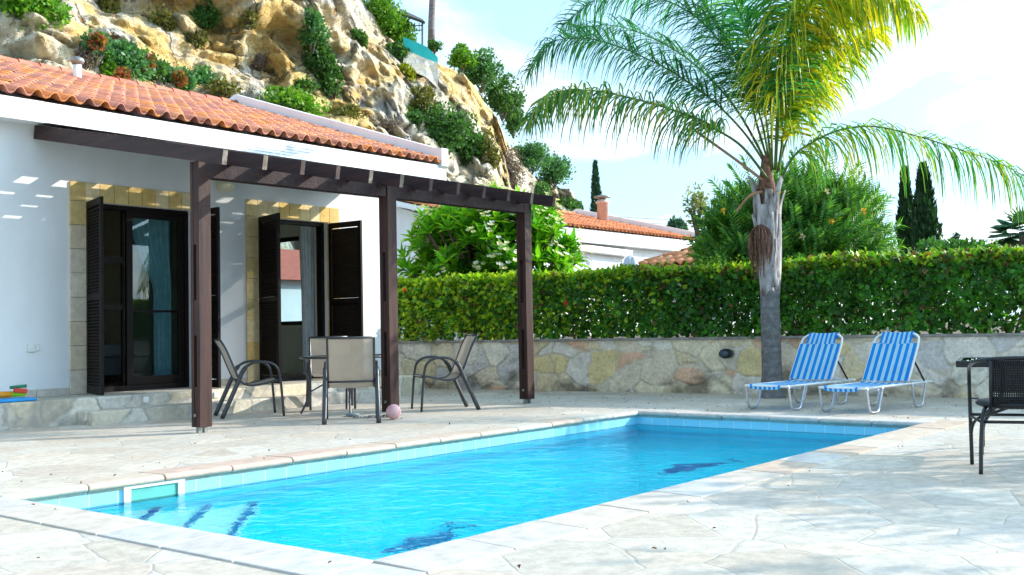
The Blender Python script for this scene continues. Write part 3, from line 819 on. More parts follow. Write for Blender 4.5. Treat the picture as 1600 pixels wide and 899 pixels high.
for k in range(4):
    a = R(40 + 90 * k); c_, s_ = math.cos(a), math.sin(a)
    MB().tube(smooth_path([(q * c_, q * s_, z) for q, z in ((.52, .66), (.50, .5), (.45, .28), (.50, .12), (.56, 0))], 5), .013, 8).build('leg', M['metal'], tb, True)
mb = MB()
for k in range(4):
    a, b = R(40 + 90 * k), R(130 + 90 * k)
    mb.tube(smooth_path([(.46 * math.cos(a), .46 * math.sin(a), .25), (.12 * math.cos((a + b) / 2), .12 * math.sin((a + b) / 2), .42), (.46 * math.cos(b), .46 * math.sin(b), .25)], 6), .009, 6)
mb.build('stretcher', M['metal'], tb, True)
tb.location = (TBX, TBY, 0); tb.rotation_euler = (0, 0, R(10))
# ball and bits
bp = Vector((8.22, 8.28, 0))
mb = MB(); n = 12
mb.lathe([(.082 * math.sin(math.pi * i / n) + .001, .082 - .082 * math.cos(math.pi * i / n)) for i in range(n + 1)], bp, 24)
tag(mb.build('ball', pm('pink_vinyl', (.68, .42, .42), (.60, .32, .33), .4, 9), None, True), 'scuffed pink ball lying beside the middle pergola post', 'ball')
mb = MB(); mb.lathe([(.0, 0), (.075, .004), (.085, .018), (.05, .034), (.0, .036)], (8.33, 9.05, 0), 16)
tag(mb.build('pebble', pm('blue_grey_pebble', (.2, .27, .3)), None, True), 'flat blue grey pebble under the glass table', 'pebble')
mb = MB()
for i in range(26):
    a = Vector((8.1 + .016 * i, 8.78 + .04 * math.sin(i * .6) - .006 * i, .012)); mb.tube([a + Vector((.011 * math.cos(q), .011 * math.sin(q), .006 * ((i % 2) * 2 - 1) * math.sin(q))) for q in [2 * math.pi * k / 8 for k in range(9)]], .0035, 5)
tag(mb.build('chain', M['galv'], None, True), 'thin metal chain on the paving beside the pink ball', 'chain')
mb = MB(); mb.lathe([(.001, 0), (.028, .012), (.034, .034), (.028, .056), (.001, .068)], (6.2, 11.08, 0), 14)
tag(mb.build('ball', pm('yellow_felt', (.6, .62, .05), None, .9), None, True), 'small yellow tennis ball against the platform foot', 'ball')

# ------------------------------------------------------------------ sun loungers
def lounger(label):
    r = thing('sun_lounger', label, 'sun lounger', (0, 0, 0), 'striped sun loungers by the stone wall')
    W = .265; zs = .27; L = 1.02
    ang = R(55); BL = .65
    top = (L - .05 + BL * math.cos(ang), zs + BL * math.sin(ang))
    # bed frame
    mb = MB()
    for s in (-1, 1): mb.tube([(0, s * W, zs), (1.62, s * W, zs)], .0135, 10)
    mb.tube(smooth_path([(.02, -W, zs), (-.02, -W + .05, zs), (-.02, W - .05, zs), (.02, W, zs)], 5), .0135, 10)
    mb.tube([(1.62, -W, zs), (1.62, W, zs)], .0135, 10)
    mb.build('bed_frame', M['white'], r, True)
    # back frame with rounded corners
    mb = MB(); c_, s_ = math.cos(ang), math.sin(ang); bx = L - .02
    P = lambda q, y: (bx + q * c_, y, zs + .02 + q * s_)
    mb.tube(smooth_path([P(0, -W), P(BL - .14, -W), P(BL - .03, -W + .04), P(BL, -W + .13), P(BL, W - .13), P(BL - .03, W - .04), P(BL - .14, W), P(0, W)], 5), .0135, 10)
    mb.build('back_frame', M['white'], r, True)
    for s in (-1, 1): MB().tube([P(.30, s * W * .97), (L + .42, s * W * .97, zs + .01)], .011, 8).build('back_support', M['black'], r, True)
    for x0_ in (.10, 1.18):
        for s in (-1, 1):
            y = s * (W + .004)
            MB().tube(smooth_path([(x0_ - .09, y, zs), (x0_ - .055, y, .09), (x0_ - .015, y * 1.02, .020), (x0_ + .13, y * 1.02, .020), (x0_ + .19, y, .09), (x0_ + .27, y, zs)], 5), .0125, 8).build('leg', M['alu'], r, True)
    for x_ in (.28, 1.36): MB().tube([(x_, -W, zs - .03), (x_, W, zs - .03)], .010, 8).build('cross_bar', M['alu'], r, True)
    # striped fabric: seat with turned-over foot edge, and back narrowing at its top
    NS = 13
    def strip(path, y0f, mbx):
        for k in range(NS):
            V = []
            for (x_, z_, w_) in path:
                for e_ in (0, 1):
                    u = -1 + 2 * (k + e_) / NS
                    V.append((x_, u * w_, z_ - .010 * (1 - u * u)))
            n_ = len(path)
            mbx.add(V, [(2 * i, 2 * i + 1, 2 * i + 3, 2 * i + 2) for i in range(n_ - 1)], k % 2)
    mb = MB(); w_ = W - .005
    strip([(-.035, zs - .03, w_ * .72), (-.038, zs, w_ * .72), (-.03, zs + .017, w_ * .74), (.0, zs + .018, w_ * .80), (.05, zs + .016, w_), (.3, zs + .008, w_), (.6, zs + .004, w_), (.9, zs + .008, w_), (L - .03, zs + .02, w_)], 0, mb)
    mb.build('seat_sling', [M['stripe_b'], M['stripe_w']], r, True)
    mb = MB(); q = lambda s, w: (bx + s * c_ - .015 * s_, zs + .028 + s * s_ + .008, w)
    strip([q(0, w_), q(.2, w_), q(.4, w_), q(BL - .15, w_), q(BL - .145, w_ * .72), q(BL - .02, w_ * .70), q(BL + .012, w_ * .70), (bx + (BL + .012) * c_ + .02, zs + .03 + (BL + .01) * s_, w_ * .70), (bx + (BL - .06) * c_ + .03, zs + .02 + (BL - .06) * s_, w_ * .7)], 0, mb)
    mb.build('back_sling', [M['stripe_b'], M['stripe_w']], r, True)
    return r
l0 = None
for (x_, y_, a, lab) in ((11.0, 5.21, R(-5), 'blue striped sun lounger in front of the palm trunk'), (10.92, 4.31, R(-6), 'blue striped sun lounger nearer the black rattan chair')):
    if l0 is None: l0 = lounger(lab); o = l0
    else: o = copy_tree(l0)
    o['label'] = lab; o.location = (x_, y_, 0); o.rotation_euler = (0, 0, a)

# ------------------------------------------------------------------ rattan chair and table at the right
def rattan_chair():
    r = thing('rattan_chair', 'black woven rattan armchair at the right edge, back turned', 'chair', (0, 0, 0))
    W = .27
    # outer frame: front leg up into arm and round the back
    for s in (-1, 1):
        y = s * W
        MB().tube(smooth_path([(.26, y, 0), (.26, y, .40), (.25, y, .56), (.19, y, .635), (.05, y * .99, .67), (-.10, y * .90, .695), (-.19, y * .64, .71)], 5), .0125, 8).build('leg', M['black'], r, True)
        MB().tube(smooth_path([(-.23, y * .90, 0), (-.20, y * .86, .22), (-.17, y * .80, .36), (-.08, y * .70, .41), (.02, y * .55, .42)], 5), .0125, 8).build('leg', M['black'], r, True)
        MB().tube([(-.17, y * .62, .40), (-.21, y * .62, .55), (-.22, y * .60, .70)], .012, 8).build('back_post', M['black'], r, True)
    MB().tube(smooth_path([(-.19, -W * .64, .71), (-.225, -W * .4, .715), (-.23, 0, .718), (-.225, W * .4, .715), (-.19, W * .64, .71)], 5), .0135, 8).build('back_rail', M['black'], r, True)
    for s in (-1, 1):
        MB().tube([(.26, s * W, .32), (-.18, s * W * .85, .32)], .009, 8).build('side_stretcher', M['black'], r, True)
        MB().tube(smooth_path([(.25, s * W, .20), (.18, s * W * .9, .30), (.06, s * W * .5, .36), (-.02, s * W * .1, .41)], 4), .010, 8).build('leg_brace', M['black'], r, True)
        MB().tube([(.26, s * W, .44), (.16, s * W * .82, .44)], .005, 6).build('seat_rod', M['black'], r, True)
    MB().tube([(-.18, -W * .8, .32), (-.18, W * .8, .32)], .010, 8).build('cross_bar', M['black'], r, True)
    MB().tube([(.26, -W, .33), (.26, W, .33)], .010, 8).build('cross_bar', M['black'], r, True)
    # woven back: vertical canes and a weave
    mb = MB()
    for k in range(27):
        u = -1 + 2 * k / 26; y = u * W * .60
        bow = -.03 * (1 - u * u)
        mb.tube([(-.175 + bow * .6, y, .405), (-.205 + bow, y, .55), (-.215 + bow, y, .708)], .0046, 5)
    for k in range(38):
        z = .415 + k * .0076
        if .47 < z < .50 and k % 2: continue
        mb.tube([(-.175 - .035 * (z - .405) / .3 - .03 * (1 - u * u) + (.003 if (k % 2) else -.003), u * W * .61, z) for u in [-1 + i / 4 for i in range(9)]], .0036, 4)
    mb.build('woven_back', M['rattan'], r)
    mb = MB(); pr = [(.0, .40), (.21, .40), (.245, .415), (.25, .43), (.23, .445), (.0, .435)]
    mb.lathe(pr, (.02, 0, 0), 28); mb.build('woven_seat', M['rattan'], r, True)
    return r
rc = rattan_chair(); rc.location = (7.25, 1.72, 0); rc.rotation_euler = (0, 0, R(18))
rt = thing('bistro_table', 'square black framed garden table in front of the rattan chair', 'table', (0, 0, 0))
MB().box(-.40, .40, -.40, .40, .645, .668).build('table_top', M['tableglass'], rt, False, .004)
mb = MB()
for a, b in (((-.4, -.4), (.4, -.4)), ((.4, -.4), (.4, .4)), ((.4, .4), (-.4, .4)), ((-.4, .4), (-.4, -.4))): mb.bar((*a, .648), (*b, .648), .03, .045)
mb.build('rim', M['black'], rt, False, .004)
for sx_ in (-1, 1):
    for sy_ in (-1, 1):
        MB().tube(smooth_path([(sx_ * .12, sy_ * .12, .64), (sx_ * .13, sy_ * .13, .40), (sx_ * .25, sy_ * .25, .22), (sx_ * .27, sy_ * .27, 0)], 5), .014, 8).build('leg', M['black'], rt, True)
_tc = at(1497, 566, 8.15); rt.location = (_tc.x + .485, _tc.y - .291, 0); rt.rotation_euler = (0, 0, R(14))

# ------------------------------------------------------------------ retaining wall, soil, bulkhead lamp
WA, WB = Vector((12.85, 13.4, 0)), Vector((14.75, -4.5, 0))
wdir = (WB - WA).normalized(); wn_ = Vector((-wdir.y, wdir.x, 0))     # points to +x (behind the wall)
if wn_.x < 0: wn_ = -wn_
WH = .765
sw = thing('retaining_wall', 'low retaining wall of irregular cream and ochre stones below the hedge', 'wall', tuple(WA))
LW = (WB - WA).length; N, NZ = int(LW / .018), 44; V, C = [], []
SPAL = [(.80, .68, .48), (.76, .64, .48), (.80, .72, .58), (.74, .60, .38), (.76, .48, .32), (.76, .61, .32), (.82, .75, .62), (.64, .60, .56), (.78, .70, .60), (.80, .68, .48)]
for i in range(N + 1):
    s = LW * i / N; b = WA + wdir * s
    for j in range(NZ + 1):
        z = WH * j / NZ
        q = Vector((s * 2.3, z * 2.6, 0)); q += Vector((noise.noise(q * 1.1), noise.noise(q * 1.1 + Vector((5, 5, 0))), 0)) * .28 + Vector((noise.noise(q * 4), noise.noise(q * 4 + Vector((5, 5, 0))), 0)) * .06
        dd, pp = noise.voronoi(q); ed = dd[1] - dd[0]; hsh = (noise.cell(pp[0] * 17.3) * .5 + .5) % 1.0
        k_ = min(1, max(0, (ed - .01) / .045)); k_ = k_ * k_ * (3 - 2 * k_)
        h = k_ * (.022 + .014 * noise.cell(pp[0] * 9.1)) + .012 * noise.fractal(Vector((s * 6, z * 6, 1)), .8, 2.1, 4) + .008 * noise.noise(Vector((s * 22, z * 22, 4)))
        c0 = SPAL[int(hsh * 9.99)]; mo = (.68, .59, .46); g = 1 + .16 * noise.fractal(Vector((s * 5, z * 5, 7)), .8, 2.1, 4)
        c0 = [(mo[t_] + (c0[t_] - mo[t_]) * k_) * g for t_ in range(3)]
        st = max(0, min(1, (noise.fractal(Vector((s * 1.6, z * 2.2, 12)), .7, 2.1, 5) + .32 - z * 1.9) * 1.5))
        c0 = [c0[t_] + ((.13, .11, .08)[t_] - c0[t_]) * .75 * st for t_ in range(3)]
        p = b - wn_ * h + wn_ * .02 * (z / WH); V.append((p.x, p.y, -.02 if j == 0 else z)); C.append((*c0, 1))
ii = np.arange((N + 1) * (NZ + 1)).reshape(N + 1, NZ + 1)
Fq = np.stack([ii[:-1, :-1], ii[1:, :-1], ii[1:, 1:], ii[:-1, 1:]], -1).reshape(-1, 4)
t = NT('rubble_wall_stone'); a_ = t.n('VertexColor', layer_name='Col'); f_, _ = t.noise(t.coord('Object'), 26, 6, .7)
M['wallface'] = t.done(t.bsdf(t.mix(1.0, a_.outputs['Color'], t.ramp(f_, [(.3, .75), (.6, 1.08)]), 'MULTIPLY'), .9, 0, .12, t.bump(f_, .6, .012)))
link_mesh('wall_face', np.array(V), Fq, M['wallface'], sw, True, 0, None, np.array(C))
mb = MB()
for k in range(14):
    a, b = WA + wdir * ((WB - WA).length * k / 14 + .004), WA + wdir * ((WB - WA).length * (k + 1) / 14 - .004)
    c = wn_ * .15
    mb.bar(a + c + Vector((0, 0, WH + .012)), b + c + Vector((0, 0, WH + .012)), .38, .035)
mb.build('wall_cap', M['wallcap'], sw, False, .008)
sq = [WA + wn_ * .05, WB + wn_ * .05, Vector((90, -20, 0)), Vector((90, 33, 0)), Vector((13.2, 33, 0))]
structure(MB().add([(p.x, p.y, .74) for p in sq], [(0, 1, 2, 3, 4)]).build('garden_bed', M['soil']))
lp = at_x(1132, 553, 13.36)
bl = thing('bulkhead_lamp', 'black oval bulkhead lamp mounted on the stone wall', 'wall light', tuple(lp))
def disc_on_wall(r1, r2, d0, d1, n=20):
    v = []
    for rr, dd in ((r1, d0), (r1, d1 * .6 + d0 * .4), (r1 * .8, d1)):
        for k in range(n):
            a = 2 * math.pi * k / n
            q = lp + wdir * (rr * math.cos(a)) + Vector((0, 0, rr * r2 / r1 * math.sin(a))) - wn_ * dd; v.append(q)
    f = [(i * n + j, i * n + (j + 1) % n, (i + 1) * n + (j + 1) % n, (i + 1) * n + j) for i in range(2) for j in range(n)] + [tuple(range(2 * n, 3 * n)), tuple(reversed(range(n)))]
    return MB().add(v, f)
disc_on_wall(.095, .07, -.12, .03).build('housing', M['black'], bl, True); disc_on_wall(.07, .045, .02, .045).build('lens', pm('dusty_lens', (.05, .07, .10), None, .2), bl, True)

# ------------------------------------------------------------------ foliage
def leaf_quads(pos, axis, nrm, size, aspect=.5, fold=.25):
    """diamond leaves: base, two sides, tip, folded along the midrib"""
    n = len(pos); size = np.broadcast_to(size, (n,))[:, None]
    ax = axis / (np.linalg.norm(axis, axis=1, keepdims=True) + 1e-9)
    sd = np.cross(ax, nrm); sd /= (np.linalg.norm(sd, axis=1, keepdims=True) + 1e-9); up = np.cross(sd, ax)
    b = pos; tip = pos + ax * size; mid = pos + ax * size * .45 + up * size * fold * .3
    l_ = mid + sd * size * aspect * .5; r_ = mid - sd * size * aspect * .5
    b2 = b - up * size * fold * .05
    v = np.stack([b2, l_, tip, r_], 1).reshape(-1, 3)
    i = np.arange(n)[:, None] * 4
    f = np.concatenate([i + np.array([[0, 2, 1]]), i + np.array([[0, 3, 2]])], 1).reshape(-1, 3)
    return v, f
def unit(n):
    a = rng.normal(size=(n, 3)); return a / np.linalg.norm(a, axis=1, keepdims=True)
def colours(n, pal, jit=.25):
    pal = np.array(pal); k = rng.integers(0, len(pal), n)
    return pal[k] * (1 + rng.uniform(-jit, jit, (n, 1)))
def crown(center, rad, n, size, pal, clumps=14, csize=.42, aspect=.5, out=.8, jit=.25, flat=False, up=.35, squash=None):
    c = np.array(center, float); rad = np.array(rad, float)
    k = unit(clumps) * (rng.uniform(.25, .80, (clumps, 1)))
    k[:, 2] = np.where(k[:, 2] < -.45, -.3, k[:, 2])
    cr_ = csize * rng.uniform(.6, 1.2, (clumps, 1))
    idx = rng.integers(0, clumps, n)
    u = unit(n); rr = rng.uniform(.45, 1, (n, 1)) ** .6
    p = (k[idx] + u * cr_[idx] * rr)
    st = rng.uniform(0, 1, n) < .14
    p[st] = unit(int(st.sum())) * rng.uniform(.4, 1.02, (int(st.sum()), 1))
    pos = c + p * rad
    axis = u * out + unit(n) * .7 + np.array([0, 0, up]); nr = unit(n) + u * .6 + np.array([0, 0, .6])
    sz = size * rng.uniform(.6, 1.25, n)
    v, f = leaf_quads(pos, axis, nr, sz, aspect)
    tint = rng.uniform(.8, 1.2, (clumps, 1))[idx]
    return v, f, np.repeat(colours(n, pal, jit) * tint, 4, axis=0)
def merge(parts):
    V, Fc, C = [], [], []; o = 0
    for v, f, c in parts: V.append(v); Fc.append(f + o); C.append(c); o += len(v)
    return np.concatenate(V), np.concatenate(Fc), np.concatenate(C)
def stems(base, center, rad, n=6, r=.04):
    mb = MB(); base, center = Vector(base), Vector(center)
    for k in range(n):
        a = 2 * math.pi * k / n + random.uniform(-.4, .4)
        t_ = center + Vector((rad[0] * .55 * math.cos(a), rad[1] * .55 * math.sin(a), rad[2] * random.uniform(-.1, .55)))
        mid = base.lerp(t_, .5) + Vector((random.uniform(-.1, .1) * rad[0], random.uniform(-.1, .1) * rad[1], 0))
        mb.tube([base, mid, t_], [r, r * .7, r * .25], 6)
    return mb
GREEN0 = [(.035, .12, .018), (.05, .16, .02), (.03, .10, .025), (.07, .18, .02)]
BRIGHT = [(.07, .22, .015), (.12, .30, .02), (.05, .17, .02), (.18, .34, .02)]

# hedge
HL = (WB - WA).length
hedge = thing('hedge', 'long clipped green hedge growing along the top of the stone wall', 'hedge', tuple(WA + wn_ * .5 + Vector((0, 0, .76))))
n = 62000
s = rng.uniform(0, HL, n); which = rng.uniform(0, 1, n)
Z0, Z1, TH = .83, 1.80, .85
def hnoise(a, b, k): return np.array([noise.noise(Vector((x * k, y * k, 2.7))) for x, y in zip(a, b)])
front = which < .60; topm = (which >= .60) & (which < .88)
dep = rng.exponential(.10, n)
zf = Z0 + (Z1 - Z0) * rng.uniform(0, 1, n) ** .85
off = np.where(front, dep, np.where(topm, rng.uniform(0, TH, n), TH - dep))
bulge = hnoise(s, zf, 1.5) * .16 + hnoise(s, zf, 4.2) * .13
zt_ = Z1 + hnoise(s, off, 1.1) * .06 + hnoise(s, off, 5.0) * .05
zz2 = np.where(topm, zt_ - dep * .8, np.minimum(zf, zt_))
off = np.where(front, off - bulge + .02 + .06 * (zf > Z1 - .12), off)
keep = ~(front & (zf < 1.12) & (hnoise(s * 1.0, zf * 1.6, 2.6) > .42) & (dep < .12))
s, off, zz2, front, topm, dep = s[keep], off[keep], zz2[keep], front[keep], topm[keep], dep[keep]; n = len(s)
A = np.array(WA); WD = np.array(wdir); WN = np.array(wn_)
pos = A + s[:, None] * WD + off[:, None] * WN + np.stack([np.zeros(n), np.zeros(n), zz2], 1)
outw = np.where(front[:, None], -WN, np.where(topm[:, None], np.array([0, 0, 1.]), WN))
axis = outw * .35 + unit(n) * .75 + np.where(topm[:, None], np.array([0, 0, .45]), np.array([0, 0, -.40]))
v, f = leaf_quads(pos, axis, outw * 1.0 + unit(n) * .8 + np.array([0, 0, .3]), .092 * rng.uniform(.55, 1.25, n), .78, .3)
hc = colours(n, [(.05, .19, .025), (.07, .24, .025), (.04, .15, .025), (.10, .28, .02)], .35)
cl_ = hnoise(s, zz2, 3.1); hc *= (1 + .55 * cl_)[:, None]
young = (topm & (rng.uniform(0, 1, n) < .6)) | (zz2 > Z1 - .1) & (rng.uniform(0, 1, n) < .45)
hc[young] = colours(int(young.sum()), [(.28, .46, .02), (.40, .52, .03), (.18, .38, .02)], .2)  # yellow-green top: new growth with sunlight painted into its colour
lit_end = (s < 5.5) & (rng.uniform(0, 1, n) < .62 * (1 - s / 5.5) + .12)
hc[lit_end] = colours(int(lit_end.sum()), [(.30, .52, .02), (.44, .58, .03)], .25)  # sunlight on the left end of the hedge, painted into leaf colours
brown = (rng.uniform(0, 1, n) < .03) | ((zz2 > Z1 - .16) & (s > 5) & (rng.uniform(0, 1, n) < .13))
hc[brown] = colours(int(brown.sum()), [(.16, .07, .03), (.22, .12, .05)], .3)
# young shoots standing above the clipped top
P2, A2, N2, S2, C2 = [], [], [], [], []
for k in range(420):
    ss = random.uniform(0, HL); of = random.uniform(0, TH) ** 1.2; b_ = np.array(WA + wdir * ss + wn_ * of) + np.array([0, 0, Z1 - .06]); hh = random.uniform(.05, .20)
    ln = np.array([random.uniform(-.3, .3), random.uniform(-.3, .3), 1.0]); g_ = random.choice([(.26, .44, .02), (.36, .50, .03), (.14, .34, .03)])
    for q in range(9):
        a_ = 2.4 * q; P2.append(b_ + ln * hh * q / 8); A2.append([math.cos(a_) * .8, math.sin(a_) * .8, .6]); N2.append([0, 0, 1.]); S2.append(.06 * random.uniform(.5, 1.1)); C2.append([c_ * random.uniform(.8, 1.2) for c_ in g_])
v2, f2 = leaf_quads(np.array(P2), np.array(A2), np.array(N2), np.array(S2), .55, .3)
f = np.concatenate([f, f2 + len(v)]); v = np.concatenate([v, v2]); hc = np.concatenate([hc, np.array(C2)])
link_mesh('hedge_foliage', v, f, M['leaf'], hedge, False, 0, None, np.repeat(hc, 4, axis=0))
mb = MB()
for k in range(70):
    a = WA + wdir * (HL * (k + random.random()) / 70) + wn_ * random.uniform(.25, .55)
    for q in range(3):
        b = a + Vector((random.uniform(-.25, .15), random.uniform(-.35, .35), random.uniform(.75, 1.0)))
        mb.tube([a + Vector((0, 0, .74)), a.lerp(b, .5) + Vector((random.uniform(-.06, .06), random.uniform(-.06, .06), .74 - .1)), b + Vector((0, 0, .72))], [.016, .011, .005], 5)
mb.build('hedge_stems', M['bark'], hedge)
fb = []
for (ss, zz_) in ((.75, 1.66), (3.9, 1.35)):
    c = np.array(WA + wdir * (ss) - wn_ * .06) + np.array([0, 0, zz_])
    fb.append(leaf_quads(np.repeat(c[None], 6, 0), .7 * np.array([[math.cos(a) * .3 - .5, math.cos(a), math.sin(a)] for a in [k * 1.05 for k in range(6)]]), np.repeat(np.array([[-1., 0, .3]]), 6, 0), .05, .8) + (np.repeat(np.array([[.75, .03, .015]]), 24, 0),))
v, f, c = merge(fb); link_mesh('flower', v, f, M['petal'], hedge, False, 0, None, c)

# frangipani behind the hedge
fc = at(762, 398, 19.6); frad = (1.55, 1.75, 1.42)
fr_ = thing('frangipani_tree', 'rounded frangipani with large glossy leaves and white blossoms behind the hedge', 'tree', (fc.x, fc.y, .74))
P_, A_, N_, S_, C_ = [], [], [], [], []
fl = []
tips = []
for k in range(560):
    u = unit(1)[0]
    if u[2] < -.55: u[2] = -u[2]
    q = random.uniform(.5, 1.0)
    c = np.array(fc) + u * np.array(frad) * q + np.array([0, 0, -.34])
    if u[0] > .55 and q < .8: continue
    tips.append(c); d = u * .55 + np.array([0, 0, .75]); d /= np.linalg.norm(d)
    s1 = np.cross(d, [.3, .9, .1]); s1 /= np.linalg.norm(s1); s2 = np.cross(d, s1)
    nl = random.randint(12, 17)
    for j in range(nl):
        a = 2.4 * j; tilt = .25 + .9 * j / nl
        ax = d * (1.1 - tilt) + (s1 * math.cos(a) + s2 * math.sin(a)) * tilt
        P_.append(c); A_.append(ax); N_.append(d + np.array([0, 0, .5])); S_.append(random.uniform(.22, .36)); C_.append(random.choice([(.11, .34, .02), (.16, .42, .02), (.24, .50, .03), (.08, .27, .025)]))
    if random.random() < (.42 if u[0] < .1 and q > .8 else .2):
        for j in range(random.randint(3, 7)):
            e = c + d * .18 + u * .10 + np.array([-.06, -.04, 0]) + unit(1)[0] * .09
            fl.append(leaf_quads(np.repeat(e[None], 5, 0), np.array([s1 * math.cos(b) + s2 * math.sin(b) + d * .5 for b in [k2 * 1.257 for k2 in range(5)]]), np.repeat(d[None], 5, 0), .066, .8) + (np.repeat(np.array([[.80, .74, .42]]) if j % 2 else np.array([[.82, .80, .72]]), 20, 0),))
# long leaves: two-piece blades bending down at the tip
P_, A_, N_, S_ = map(np.array, (P_, A_, N_, S_)); C_ = np.array(C_) * rng.uniform(.8, 1.25, (len(P_), 1))
v, f = leaf_quads(P_, A_, N_, S_, .34, .35)
link_mesh('crown', v, f, M['leaf_gloss'], fr_, False, 0, None, np.repeat(C_, 4, 0))
v, f, c = merge(fl); link_mesh('blossom', v, f, M['petal'], fr_, False, 0, None, c)
mb = MB()
for tpt in tips[::3]:
    b = Vector((fc.x, fc.y, .74)); e = Vector(tpt); mb.tube([b, b.lerp(e, .45) + Vector((0, 0, .12)), e], [.05, .035, .02], 6)
mb.build('trunk', M['bark'], fr_)

# oleander behind the palm
oc = at(1240, 396, 17.6); orad = (1.5, 1.55, 1.22)
ol = thing('oleander_bush', 'large dark oleander bush with narrow leaves behind the palm', 'shrub', (oc.x, oc.y, .74))
parts = []
P_, A_, N_, S_, C_ = [], [], [], [], []
for k in range(1500):
    u = unit(1)[0]
    if u[2] < -.5: u[2] = -u[2]
    q = random.uniform(.30, 1.0) ** .6; lump = 1 + .16 * noise.noise(Vector(u) * 2.2)
    c = np.array(oc) + u * np.array(orad) * q * lump
    if q * lump > .93 and random.random() < .25: c = c + np.array([0, 0, random.uniform(.1, .4)])
    d = u * .8 + np.array([0, 0, .45]) + unit(1)[0] * .45; d /= np.linalg.norm(d)
    s1 = np.cross(d, [.3, .9, .1]); s1 /= np.linalg.norm(s1); s2 = np.cross(d, s1); L = random.uniform(.25, .5)
    for j in range(26):
        a = 2.1 * j; h = j / 26
        ax = d * (.35 + .5 * h) + (s1 * math.cos(a) + s2 * math.sin(a)) * .8
        P_.append(c + d * L * (h - .5)); A_.append(ax); N_.append(d + u * .3); S_.append(random.uniform(.12, .19))
        C_.append(random.choice([(.08, .26, .05), (.12, .33, .05), (.06, .20, .04), (.22, .42, .05)]))
P_, A_, N_, S_ = map(np.array, (P_, A_, N_, S_)); C_ = np.array(C_) * rng.uniform(.75, 1.25, (len(P_), 1))
v, f = leaf_quads(P_, A_, N_, S_, .24, .2)
link_mesh('crown', v, f, M['leaf'], ol, False, 0, None, np.repeat(C_, 4, 0))
fb = []
for (px, py) in ((1300, 347), (1254, 370), (1215, 300), (1350, 330), (1130, 330), (1292, 300)):
    c = np.array(at(px, py, 16.1)); fb.append(leaf_quads(np.repeat(c[None], 8, 0), unit(8), unit(8), .06, .8) + (np.repeat(np.array([random.choice([(.7, .4, .05), (.75, .6, .5)])]), 32, 0),))
v, f, c = merge(fb); link_mesh('blossom', v, f, M['petal'], ol, False, 0, None, c)
stems((oc.x, oc.y, .72), oc, orad, 11, .04).build('stem', M['bark'], ol)

# ------------------------------------------------------------------ palm
PXY = at_x(1207, 610, 13.02)
palm = thing('queen_palm', 'queen palm with grey trunk and drooping feathery fronds beside the loungers', 'palm tree', (PXY.x, PXY.y, 0))
pd = math.hypot(PXY.x, PXY.y)
def pz(y): return at(1207, y, pd).z
mb = MB(); V = []; Fc = []; nseg = 40; na = 18
zs_ = [pz(455) * k / nseg for k in range(nseg + 1)]
for k, z in enumerate(zs_):
    fl_ = 1 + .35 * math.exp(-z / .14)
    r_ = .130 * fl_ * (1 - .03 * z)
    rg = (z * 5.2) % 1.0; r_ *= 1 + (.045 if rg < .13 else 0)
    for j in range(na):
        a = 2 * math.pi * j / na; V.append((PXY.x - .0 * z + r_ * math.cos(a), PXY.y + r_ * math.sin(a), z))
for k in range(nseg):
    for j in range(na): Fc.append((k * na + j, k * na + (j + 1) % na, (k + 1) * na + (j + 1) % na, (k + 1) * na + j))
t = NT('palm_trunk_bark'); vv = t.coord('Object'); f1, _ = t.noise(vv, 16, 7, .7); f2, _ = t.noise(t.coord('Object', (1, 1, 9)), 3, 4)
M['trunk'] = t.done(t.bsdf(t.mix(t.ramp(f2, [(.4, 0), (.65, .6)]), t.ramp(f1, [(.3, (.09, .095, .10)), (.7, (.27, .27, .27))]), (.12, .10, .09)), .9, 0, .15, t.bump(f1, .7, .02)))
M['boot'] = pm('palm_leaf_base', (.50, .47, .47), (.13, .10, .09), .85, 13, .9, 40, stretch=(1, 1, .3))
M['fibre'] = pm('brown_fibre', (.24, .12, .075), (.08, .035, .022), .9, 20, .4, 60)
link_mesh('trunk', np.array(V), Fc, M['trunk'], palm, True)
# old leaf bases wrapped round the upper stem
ztop = pz(272)
for k in range(22):
    z0 = zs_[-1] - .10 + (ztop - zs_[-1] - .72) * k / 21; a = 2.4 * k + .6
    d = Vector((math.cos(a), math.sin(a), 0)); sd = Vector((-d.y, d.x, 0)); V = []; Fc = []
    Lb = random.uniform(.75, 1.0); rows = 9; cols_ = 7
    for i in range(rows):
        s_ = i / (rows - 1); wb_ = (1 - s_) ** 1.3 * 1.05 + .20
        rr = .130 + .045 * s_ + .012 * math.sin(math.pi * s_) + (.07 * max(0, s_ - .72) * 3 if k > 14 else (.05 * max(0, s_ - .8) * 4 if k % 3 == 0 else 0))
        for j in range(cols_):
            u = (j / (cols_ - 1) * 2 - 1) * wb_
            rad_ = rr - .020 * abs(u) + .010 * math.exp(-(u * 6) ** 2)
            q = Vector((PXY.x, PXY.y, z0 + Lb * s_)) + (d * math.cos(u) + sd * math.sin(u)) * rad_
            V.append(q)
    for i in range(rows - 1):
        for j in range(cols_ - 1): Fc.append((i * cols_ + j, i * cols_ + j + 1, (i + 1) * cols_ + j + 1, (i + 1) * cols_ + j))
    ob = link_mesh('leaf_base', np.array([tuple(q) for q in V]), Fc, M['boot'], palm, True)
    sm = ob.modifiers.new('thick', 'SOLIDIFY'); sm.thickness = .012
mb = MB(); mb.tube([(PXY.x, PXY.y, zs_[-1] + .25), (PXY.x, PXY.y, ztop - .2), (PXY.x, PXY.y, ztop + .25)], [.13, .115, .05], 14); mb.build('crown_shaft', M['fibre'], palm, True)
